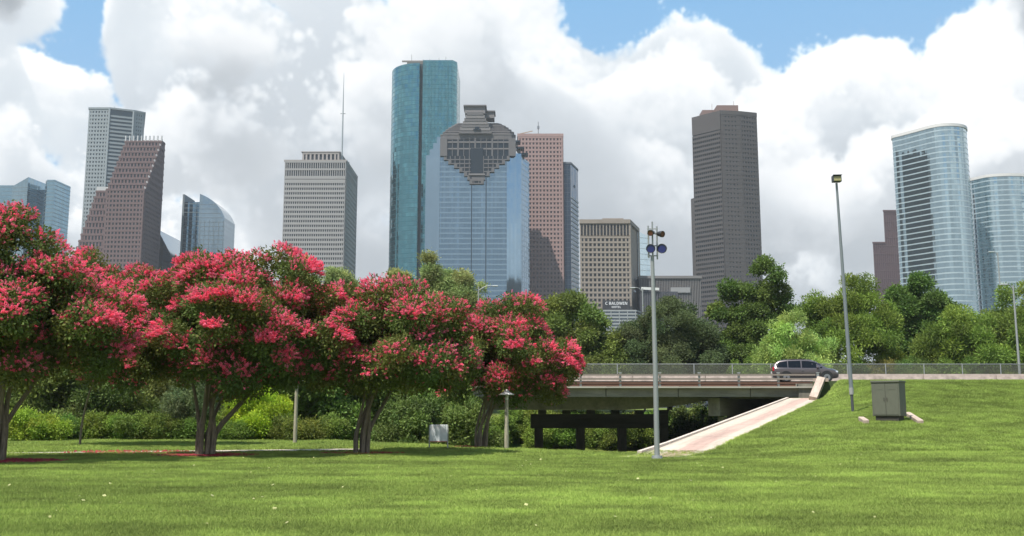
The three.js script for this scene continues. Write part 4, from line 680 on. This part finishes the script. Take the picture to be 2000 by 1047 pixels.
{ // passenger car on the bridge, heading right
  const c = thing('parked_car', 'dark silver family car with tinted windows driving right across the bridge', 'car', 21.6, 3.57, -72.3, -0.16); c.name = 'family_car'; c.scale.setScalar(1.05);
  const paint = new THREE.MeshPhysicalMaterial({ color: rgb(0.11, 0.09, 0.09), metalness: 0.6, roughness: 0.32, clearcoat: 1, clearcoatRoughness: 0.08 }), tint = new THREE.MeshPhysicalMaterial({ color: rgb(0.008, 0.011, 0.016), roughness: 0.2, specularIntensity: 0.25 }), screen = new THREE.MeshPhysicalMaterial({ color: rgb(0.10, 0.14, 0.15), roughness: 0.04, metalness: 0.55, clearcoat: 1 }), rubber = std({ color: rgb(0.02, 0.02, 0.02), roughness: 0.9 }), alloy = std({ color: rgb(0.30, 0.30, 0.31), roughness: 0.35, metalness: 0.8 }), black = std({ color: rgb(0.015, 0.015, 0.016), roughness: 0.8 });
  // stations along the car: x, sill, belt, roof, half width at belt, half width at roof
  const S = [[-2.24, 0.52, 0.84, 0.95, 0.70, 0.60], [-2.2, 0.36, 0.95, 1.12, 0.80, 0.66], [-2.05, 0.30, 1.0, 1.33, 0.86, 0.62], [-1.75, 0.27, 1.0, 1.52, 0.89, 0.63], [-1.2, 0.25, 0.99, 1.6, 0.90, 0.64], [-0.3, 0.25, 0.97, 1.62, 0.90, 0.65], [0.35, 0.25, 0.96, 1.58, 0.90, 0.64], [0.62, 0.25, 0.96, 1.5, 0.90, 0.64], [1.0, 0.25, 0.95, 1.29, 0.90, 0.68], [1.35, 0.25, 0.94, 1.04, 0.89, 0.72], [1.5, 0.25, 0.91, 0.99, 0.89, 0.72], [1.9, 0.27, 0.84, 0.93, 0.86, 0.66], [2.12, 0.30, 0.74, 0.83, 0.78, 0.58], [2.24, 0.36, 0.62, 0.68, 0.62, 0.46]];
  const ring = ([x, s, b, t, w, q]) => { const h = [[0, s], [w * 0.8, s], [w * 0.97, s + 0.12], [w, (s + b) * 0.55], [w * 0.985, b - 0.06], [w * 0.95, b], [lerp(w * 0.95, q, 0.9), lerp(b, t, 0.88)], [q * 0.86, t], [0, t + 0.025]]; return h.map(([z, y]) => [x, y, z]).concat(h.slice(1, -1).reverse().map(([z, y]) => [x, y, -z])); };
  const R = S.map(ring), m = R[0].length, pos = [], idx = []; R.forEach((q) => q.forEach((p) => pos.push(...p)));
  for (let i = 0; i < R.length - 1; i++) for (let j = 0; j < m; j++) { const a = i * m + j, b = i * m + (j + 1) % m, d = a + m, e = b + m; idx.push(a, b, d, b, e, d); }
  for (const [i, f] of [[0, 1], [R.length - 1, 0]]) for (let j = 1; j < m - 1; j++) idx.push(i * m, i * m + (f ? j + 1 : j), i * m + (f ? j : j + 1));
  let g = new THREE.BufferGeometry(); g.setAttribute('position', new THREE.Float32BufferAttribute(pos, 3)); g.setIndex(idx); g.computeVertexNormals(); put('body', g, paint, c);
  const at = (x, k, side) => { let i = 0; while (i < S.length - 2 && S[i + 1][0] < x) i++; const t = (x - S[i][0]) / (S[i + 1][0] - S[i][0]), A = R[i], B = R[i + 1], j = [5, 6], P = A[5].map((v, n) => lerp(v, B[5][n], t)), Q = A[6].map((v, n) => lerp(v, B[6][n], t)), p = P.map((v, n) => lerp(v, Q[n], k)); return [p[0], p[1], side * (p[2] + 0.012)]; };
  const pane = (list, side) => { const p = []; for (let i = 0; i < list.length - 1; i++) { const a = at(list[i], 0.08, side), b = at(list[i + 1], 0.08, side), d = at(list[i], 0.93, side), e = at(list[i + 1], 0.93, side); p.push(...a, ...b, ...e, ...a, ...e, ...d); } const q = new THREE.BufferGeometry(); q.setAttribute('position', new THREE.Float32BufferAttribute(p, 3)); q.computeVertexNormals(); return q; };
  for (const s of [1, -1]) { put('rear_quarter_window', pane([-1.98, -1.75, -1.4, -1.22], s), tint, c); put('rear_door_window', pane([-1.16, -0.7, -0.32], s), tint, c); put('front_door_window', pane([-0.24, 0.2, 0.6, 1.12], s), tint, c);
    put('mirror', new RoundedBoxGeometry(0.16, 0.13, 0.2, 2, 0.04), paint, c, 0.82, 1.02, s * 0.98); put('tail_lamp', new RoundedBoxGeometry(0.12, 0.28, 0.2, 2, 0.03), std({ color: rgb(0.42, 0.012, 0.02), roughness: 0.2 }), c, -2.17, 0.93, s * 0.74); put('headlight', new RoundedBoxGeometry(0.24, 0.13, 0.3, 2, 0.04), new THREE.MeshPhysicalMaterial({ color: rgb(0.7, 0.72, 0.74), roughness: 0.08, metalness: 0.4, clearcoat: 1 }), c, 2.06, 0.72, s * 0.64);
    put('roof_rail', box(1.9, 0.035, 0.035), black, c, -0.6, 1.63, s * 0.56); put('door_handle', box(0.18, 0.03, 0.04), alloy, c, -0.2, 0.84, s * 0.91); put('sill_trim', box(2.2, 0.1, 0.04), black, c, 0, 0.33, s * 0.88);
    for (const x of [-1.32, 1.40]) { put('wheel_arch', new THREE.CylinderGeometry(0.40, 0.40, 0.06, 24).rotateX(PI / 2), black, c, x, 0.40, s * 0.885); const w = put('wheel', new THREE.CylinderGeometry(0.345, 0.345, 0.22, 24).rotateX(PI / 2), rubber, c, x, 0.345, s * 0.83); put('rim', new THREE.CylinderGeometry(0.22, 0.22, 0.03, 16).rotateX(PI / 2), alloy, w, 0, 0, s * 0.105); put('hub', new THREE.CylinderGeometry(0.06, 0.06, 0.04, 10).rotateX(PI / 2), black, w, 0, 0, s * 0.115); } }
  const ws = (x0, x1, k) => { const p = []; for (const [a, b] of [[x0, x1]]) { const P = (x) => { const i = S.findIndex((s) => s[0] === x); return R[i]; }; const A = P(a), B = P(b); for (const [j, n] of [[7, 8], [8, 9]]) { const u = A[j], v = A[n], w = B[n], y = B[j], up = (q) => [q[0] + k, q[1] + 0.014, q[2] * 0.97]; p.push(...up(u), ...up(v), ...up(w), ...up(u), ...up(w), ...up(y)); } } const q = new THREE.BufferGeometry(); q.setAttribute('position', new THREE.Float32BufferAttribute(p, 3)); q.computeVertexNormals(); return q; };
  put('windscreen', mergeGeometries([ws(0.62, 1.0, 0.01), ws(1.0, 1.35, 0.01)]), screen, c); put('rear_window', ws(-2.05, -1.75, -0.012), tint, c);
  put('grille', box(0.05, 0.12, 0.7), black, c, 2.235, 0.55, 0); put('number_plate', box(0.02, 0.14, 0.34), std({ color: rgb(0.6, 0.6, 0.6) }), c, -2.25, 0.72, 0);
}
// ---------------------------------------------------------------- lamps, box, board
{
  const steel = std({ color: rgb(0.30, 0.315, 0.31), roughness: 0.5, metalness: 0.4 }), x = 4.72, D = 32.2;
  const t = thing('floodlight_mast', 'tall grey mast with four round floodlights at the foot of the ramp', 'light pole', x, ground(x, D), -D);
  put('pole', tube([V3(0, -0.2, 0), V3(0, 3, 0), V3(-0.02, 6.7, 0)], [0.09, 0.08, 0.06], 12), steel, t); put('base_plate', new THREE.CylinderGeometry(0.17, 0.19, 0.14, 12), steel, t, 0, 0.05, 0);
  for (const [dx, y0, y1] of [[-0.14, 6.62, 7.72], [0, 6.5, 7.86], [0.15, 6.58, 7.7]]) put('rack_tube', new THREE.CylinderGeometry(0.028, 0.028, y1 - y0, 8), steel, t, dx, (y0 + y1) / 2, 0);
  for (const y of [6.7, 7.04, 7.46, 7.62]) put('crossbar', new THREE.CylinderGeometry(0.02, 0.02, 0.36, 6).rotateZ(PI / 2), steel, t, 0, y, 0);
  const shell = std({ color: rgb(0.045, 0.045, 0.05), roughness: 0.5, metalness: 0.3 }), blue = new THREE.MeshPhysicalMaterial({ color: rgb(0.03, 0.035, 0.2), roughness: 0.12, clearcoat: 1 }), red = new THREE.MeshPhysicalMaterial({ color: rgb(0.12, 0.03, 0.03), roughness: 0.15, clearcoat: 1 });
  for (const [dx, y, R, m, yaw] of [[-0.06, 7.46, 0.105, red, -0.5], [0.27, 7.42, 0.11, red, 0.6], [-0.07, 6.93, 0.155, blue, -0.4], [0.31, 6.93, 0.165, blue, -0.5]]) {
    const f = put('floodlight', new THREE.LatheGeometry([[0.0, -0.2], [0.05, -0.2], [0.07, -0.14], [R * 0.75, -0.1], [R, 0.03], [R, 0.08], [R * 0.9, 0.085], [R * 0.86, 0.06]].map((p) => new THREE.Vector2(...p)), 18).rotateX(PI / 2), shell, t, dx, y, 0.12, yaw); f.rotation.x = 0.25; put('lens', new THREE.CylinderGeometry(R * 0.88, R * 0.88, 0.015, 18).rotateX(PI / 2), m, f, 0, 0, 0.062); put('bracket', box(0.03, 0.06, 0.2), shell, f, 0, 0, -0.2);
  }
}
{
  const steel = std({ color: rgb(0.20, 0.225, 0.235), roughness: 0.5, metalness: 0.4 }), dark = std({ color: rgb(0.06, 0.065, 0.07), roughness: 0.7 }), x = 17.85, D = 51.5, h = ground(x, D);
  const t = thing('floodlight_pole', 'slender leaning pole with one boxy floodlight on the grass slope', 'light pole', x, h, -D); t.rotation.z = 0.022;
  put('foot', tube([V3(0, -0.3, 0), V3(0, 0.7, 0), V3(0, 1.2, 0)], [0.07, 0.075, 0.085], 10), dark, t); put('collar', new THREE.CylinderGeometry(0.12, 0.11, 0.36, 12), std({ color: rgb(0.3, 0.3, 0.29), roughness: 0.7 }), t, 0, 1.12, 0); put('pole', tube([V3(0, 1.2, 0), V3(0, 6, 0), V3(0, 12.3, 0)], [0.105, 0.09, 0.06], 10), steel, t);
  const f = put('floodlight', new RoundedBoxGeometry(0.46, 0.36, 0.34, 2, 0.03), dark, t, 0, 12.52, 0.05); put('lens', new RoundedBoxGeometry(0.38, 0.24, 0.03, 2, 0.012), std({ color: rgb(0.36, 0.33, 0.16), roughness: 0.3 }), f, 0, -0.02, 0.175); put('hood', box(0.48, 0.02, 0.12), dark, f, 0, 0.18, 0.2);
}
{
  const x = 17.35, D = 45.2, h = ground(x, D), t = thing('utility_cabinet', 'olive-grey steel utility cabinet on the grass slope', 'cabinet', x, h, -D, -0.66), m = std({ map: grainTex(1201, 0.85, 1.12, [0.10, 0.105, 0.075], 1.5), roughness: 0.7 }), dk = std({ color: rgb(0.05, 0.045, 0.035), roughness: 0.9 });
  put('body', new RoundedBoxGeometry(1.24, 1.55, 0.95, 2, 0.02), m, t, 0, 1.02, 0); put('lid', new RoundedBoxGeometry(1.3, 0.09, 1.02, 2, 0.02), m, t, 0, 1.81, 0); put('plinth', box(1.02, 0.6, 0.82), dk, t, 0, 0.05, 0);
  for (const s of [-1, 1]) { const d = put('door', box(0.55, 1.38, 0.02), m, t, s * 0.285, 1.0, 0.482); put('handle', box(0.03, 0.16, 0.03), dk, d, -s * 0.22, 0, 0.02); put('louvre', box(0.34, 0.12, 0.012), m, d, 0, 0.5, 0.012); } put('seam', box(0.012, 1.5, 0.006), dk, t, 0, 1.0, 0.478);
  for (const [dx, dz, L, n] of [[-1.42, 0.1, 1.6, 0], [0.78, -0.3, 3.6, 1]]) { const X = x + dx, D0 = D - dz - L / 2, D1 = D - dz + L / 2, a = V3(X + 0.0, ground(X, D0) + 0.06, -D0), b = V3(X + (n ? 0.9 : 0.35), ground(X, D1) + 0.10, -D1), k = thing('cabinet_kerb', n ? 'long pinkish concrete kerb right of the utility cabinet' : 'short pinkish concrete kerb left of the utility cabinet', 'kerb', 0, 0, 0); const o = put('kerb_stone', new RoundedBoxGeometry(0.26, 0.30, a.distanceTo(b), 2, 0.04), rampMat, k); o.position.copy(a).lerp(b, 0.5); o.lookAt(b); }
}
{ // path lamps
  const wood = std({ map: concTex(1211, [0.36, 0.33, 0.24], 1), roughness: 0.9 }), wh = std({ color: rgb(0.62, 0.63, 0.62), roughness: 0.5 });
  const lamp = (label, x, D, h) => { const t = thing('path_lamp', label, 'lamp', x, ground(x, D), -D, 0, 'path lamps'); put('post', new THREE.CylinderGeometry(0.075, 0.095, h, 8), wood, t, 0, h / 2 - 0.05, 0); put('neck', new THREE.CylinderGeometry(0.085, 0.07, 0.22, 10), wh, t, 0, h + 0.05, 0); put('cap', new THREE.LatheGeometry([[0.02, 0.24], [0.07, 0.2], [0.12, 0.13], [0.3, 0.04], [0.31, 0.0], [0.1, 0.02]].map((p) => new THREE.Vector2(...p)), 20), wh, t, 0, h + 0.14, 0); return t; };
  lamp('white-capped mushroom lamp on a pale post right of the white board', -0.22, 40.2, 2.05); lamp('pale lamp post whose top is lost in the crimson crown, beyond the path', -10.15, 46.2, 2.8);
  const t = thing('notice_board', 'white notice board on two thin posts under the crape myrtles', 'sign', -3.05, ground(-3.05, 41), -41); put('panel', new RoundedBoxGeometry(0.74, 0.68, 0.04, 2, 0.012), std({ map: grainTex(1215, 0.9, 1.05, [0.74, 0.78, 0.78], 1), roughness: 0.6 }), t, 0, 0.64, 0); for (const s of [-1, 1]) put('post', box(0.05, 0.98, 0.05), galv, t, s * 0.38, 0.47, -0.01); put('bottom_rail', box(0.72, 0.04, 0.05), std({ color: rgb(0.4, 0.2, 0.14) }), t, 0, 0.29, 0.002);
}
{ // street lamps among the far trees
  const st = (label, x, D, y, h, arm, dir) => { const t = thing('street_lamp', label, 'street lamp', x, y, -D); put('pole', new THREE.CylinderGeometry(0.07, 0.12, h, 8), galv, t, 0, h / 2, 0); put('arm', tube([V3(0, h - 0.4, 0), V3(dir * arm * 0.5, h + 0.05, 0), V3(dir * arm, h + 0.1, 0)], [0.05, 0.04, 0.04], 6), galv, t); put('lamp_head', new RoundedBoxGeometry(0.6, 0.12, 0.26, 2, 0.05), std({ color: rgb(0.45, 0.47, 0.46), roughness: 0.4 }), t, dir * (arm + 0.2), h + 0.08, 0); };
  st('street lamp with its arm in front of the crowned tower foot', -3.6, 104, 0.5, 14.2, 1.6, 1); st('street lamp with a pale head in front of the hotel side', 14.6, 108, 0.5, 14.5, 0.9, -1); st('street lamp rising in front of the shorter oval glass tower', 55.6, 110, 1, 18.4, 0.5, -1); st('grey street lamp pole at the right edge beyond the road', 43.6, 84, 3.4, 8.9, 0.6, -1);
}
{ // blossom fallen round the trunks, and pale leaves on the lawn
  const r = rng(1301), g = new THREE.PlaneGeometry(1, 1, 1, 1).rotateX(-PI / 2), items = [], pale = [];
  for (const [bx, D, R, n] of [[-16, 30.5, 2.3, 2600], [-10.7, 34.5, 2.0, 2200], [-5.46, 35.8, 1.7, 800], [-1.33, 42.2, 1.3, 500], [-14, 36.8, 3, 300]]) for (let i = 0; i < n; i++) { const a = r() * 6.283, q = R * Math.sqrt(r()) * (0.6 + 0.4 * r()), x = bx + Math.cos(a) * q, d = D + Math.sin(a) * q * 0.6, v = 0.6 + 0.7 * r(); items.push([x, ground(x, d) + 0.035 + r() * 0.02, -d, 0.05 + 0.05 * r(), V3(r() - 0.5, 1.2, r() - 0.5 + 0.5).normalize(), 0.36 * v, 0.03 * v, 0.05 * v, r() * 6]); }
  for (let i = 0; i < 90; i++) { const d = 13 + 22 * Math.pow(r(), 0.8), x = (r() - 0.62) * d * 1.0, v = 0.7 + 0.5 * r(); pale.push([x, ground(x, d) + 0.05, -d, 0.025 + 0.04 * Math.pow(r(), 2), V3(r() - 0.5, 1, r()).normalize(), 0.62 * v, 0.6 * v, 0.28 * v, r() * 6]); }
  tag(scatter('fallen_blossom', g, petalMat, scene, items), 'fallen crimson petals ringing the crape myrtle trunks', 'petals'); tag(scatter('fallen_leaves', g, petalMat, scene, pale), 'pale yellow fallen leaves dotted over the lawn', 'leaves');
}
{ // short grass of the near lawn
  const r = rng(1401), mk = (n, h) => { const pos = []; for (let i = 0; i < n; i++) { const a = r() * 6.283, q = 0.05 * Math.sqrt(r()), x = Math.cos(a) * q, z = Math.sin(a) * q, b = r() * 6.283, w = 0.0035 + 0.002 * r(), H = h * (0.6 + 0.6 * r()), lx = (r() - 0.5) * 0.09, lz = (r() - 0.5) * 0.09, cx = Math.cos(b) * w, cz = Math.sin(b) * w; pos.push(x - cx, 0, z - cz, x + cx, 0, z + cz, x + lx, H, z + lz); } const g = new THREE.BufferGeometry(); g.setAttribute('position', new THREE.Float32BufferAttribute(pos, 3)); g.computeVertexNormals(); return g; };
  const A0 = noise2(1402, 64), A1 = noise2(1404, 64), A = (x, y) => 0.55 * A0(x, y) + 0.45 * A1(x * 2.7, y * 3.1), B = noise2(1403, 64), items = [[], []];
  for (let i = 0; i < 330000; i++) {
    const d = 10.5 + 26 * Math.pow(r(), 1.35), x = (r() - 0.5) * (d * 1.16 + 1), p = A(x * 0.22, d * 0.75), q = B(x * 1.3, d * 1.3), v = 1.1 * (0.56 + 0.78 * p) * (0.72 + 0.6 * q) * (0.75 + 0.5 * r()), dry = r() < 0.07 ? 0.5 : 0;
    items[i & 1].push([x, ground(x, d) - 0.004, -d, 0.7 + 0.6 * r(), V3((r() - 0.5) * 0.3, 1, (r() - 0.5) * 0.3).normalize(), (0.236 + 0.10 * dry) * v, (0.31 + 0.04 * dry) * v, (0.066 + 0.04 * dry) * v, r() * 6.28, 0.75 + 0.5 * q]);
  }
  for (let i = 0; i < 190000; i++) {                               // the slope and the lawn beyond the trees
    const d = 34 + 33 * r(), x = i % 3 ? rampX(d) + 1 + (d * 0.56 - rampX(d)) * r() * 1.05 : -30 + 35 * r(); if (!(i % 3) && (d > crestD(x) + 2 || d > 52)) continue; if (d > 66.5) continue;
    const p = 0.25 + 0.5 * A(x * 0.3, d * 0.3), q = B(x * 1.3, d * 1.3), v = 1.1 * (0.56 + 0.78 * p) * (0.72 + 0.6 * q) * (0.75 + 0.5 * r()), dry = r() < 0.07 ? 0.5 : 0;
    if (d < 40.5 && x < -6 && Math.abs(d - (36.0 + (x + 19) * 0.30 - Math.max(0, -19 - x) * 0.2)) < 0.95) continue;
    items[i & 1].push([x, ground(x, d) - 0.004, -d, 1.5 + 0.9 * r(), V3((r() - 0.5) * 0.3, 1, (r() - 0.5) * 0.3).normalize(), (0.236 + 0.10 * dry) * v, (0.31 + 0.04 * dry) * v, (0.066 + 0.04 * dry) * v, r() * 6.28, 0.6 + 0.4 * q]);
  }
  const gm = leafMat([1, 1, 1], 0.25); [mk(16, 0.05), mk(16, 0.058)].forEach((g, k) => tag(scatter(numbered('grass_blades'), g, gm, scene, items[k]), k ? 'short mown grass blades of the near lawn, darker tufts' : 'short mown grass blades covering the near lawn', 'grass'));
}
console.log('built', Math.round(performance.now()));
renderer.render(scene, camera);
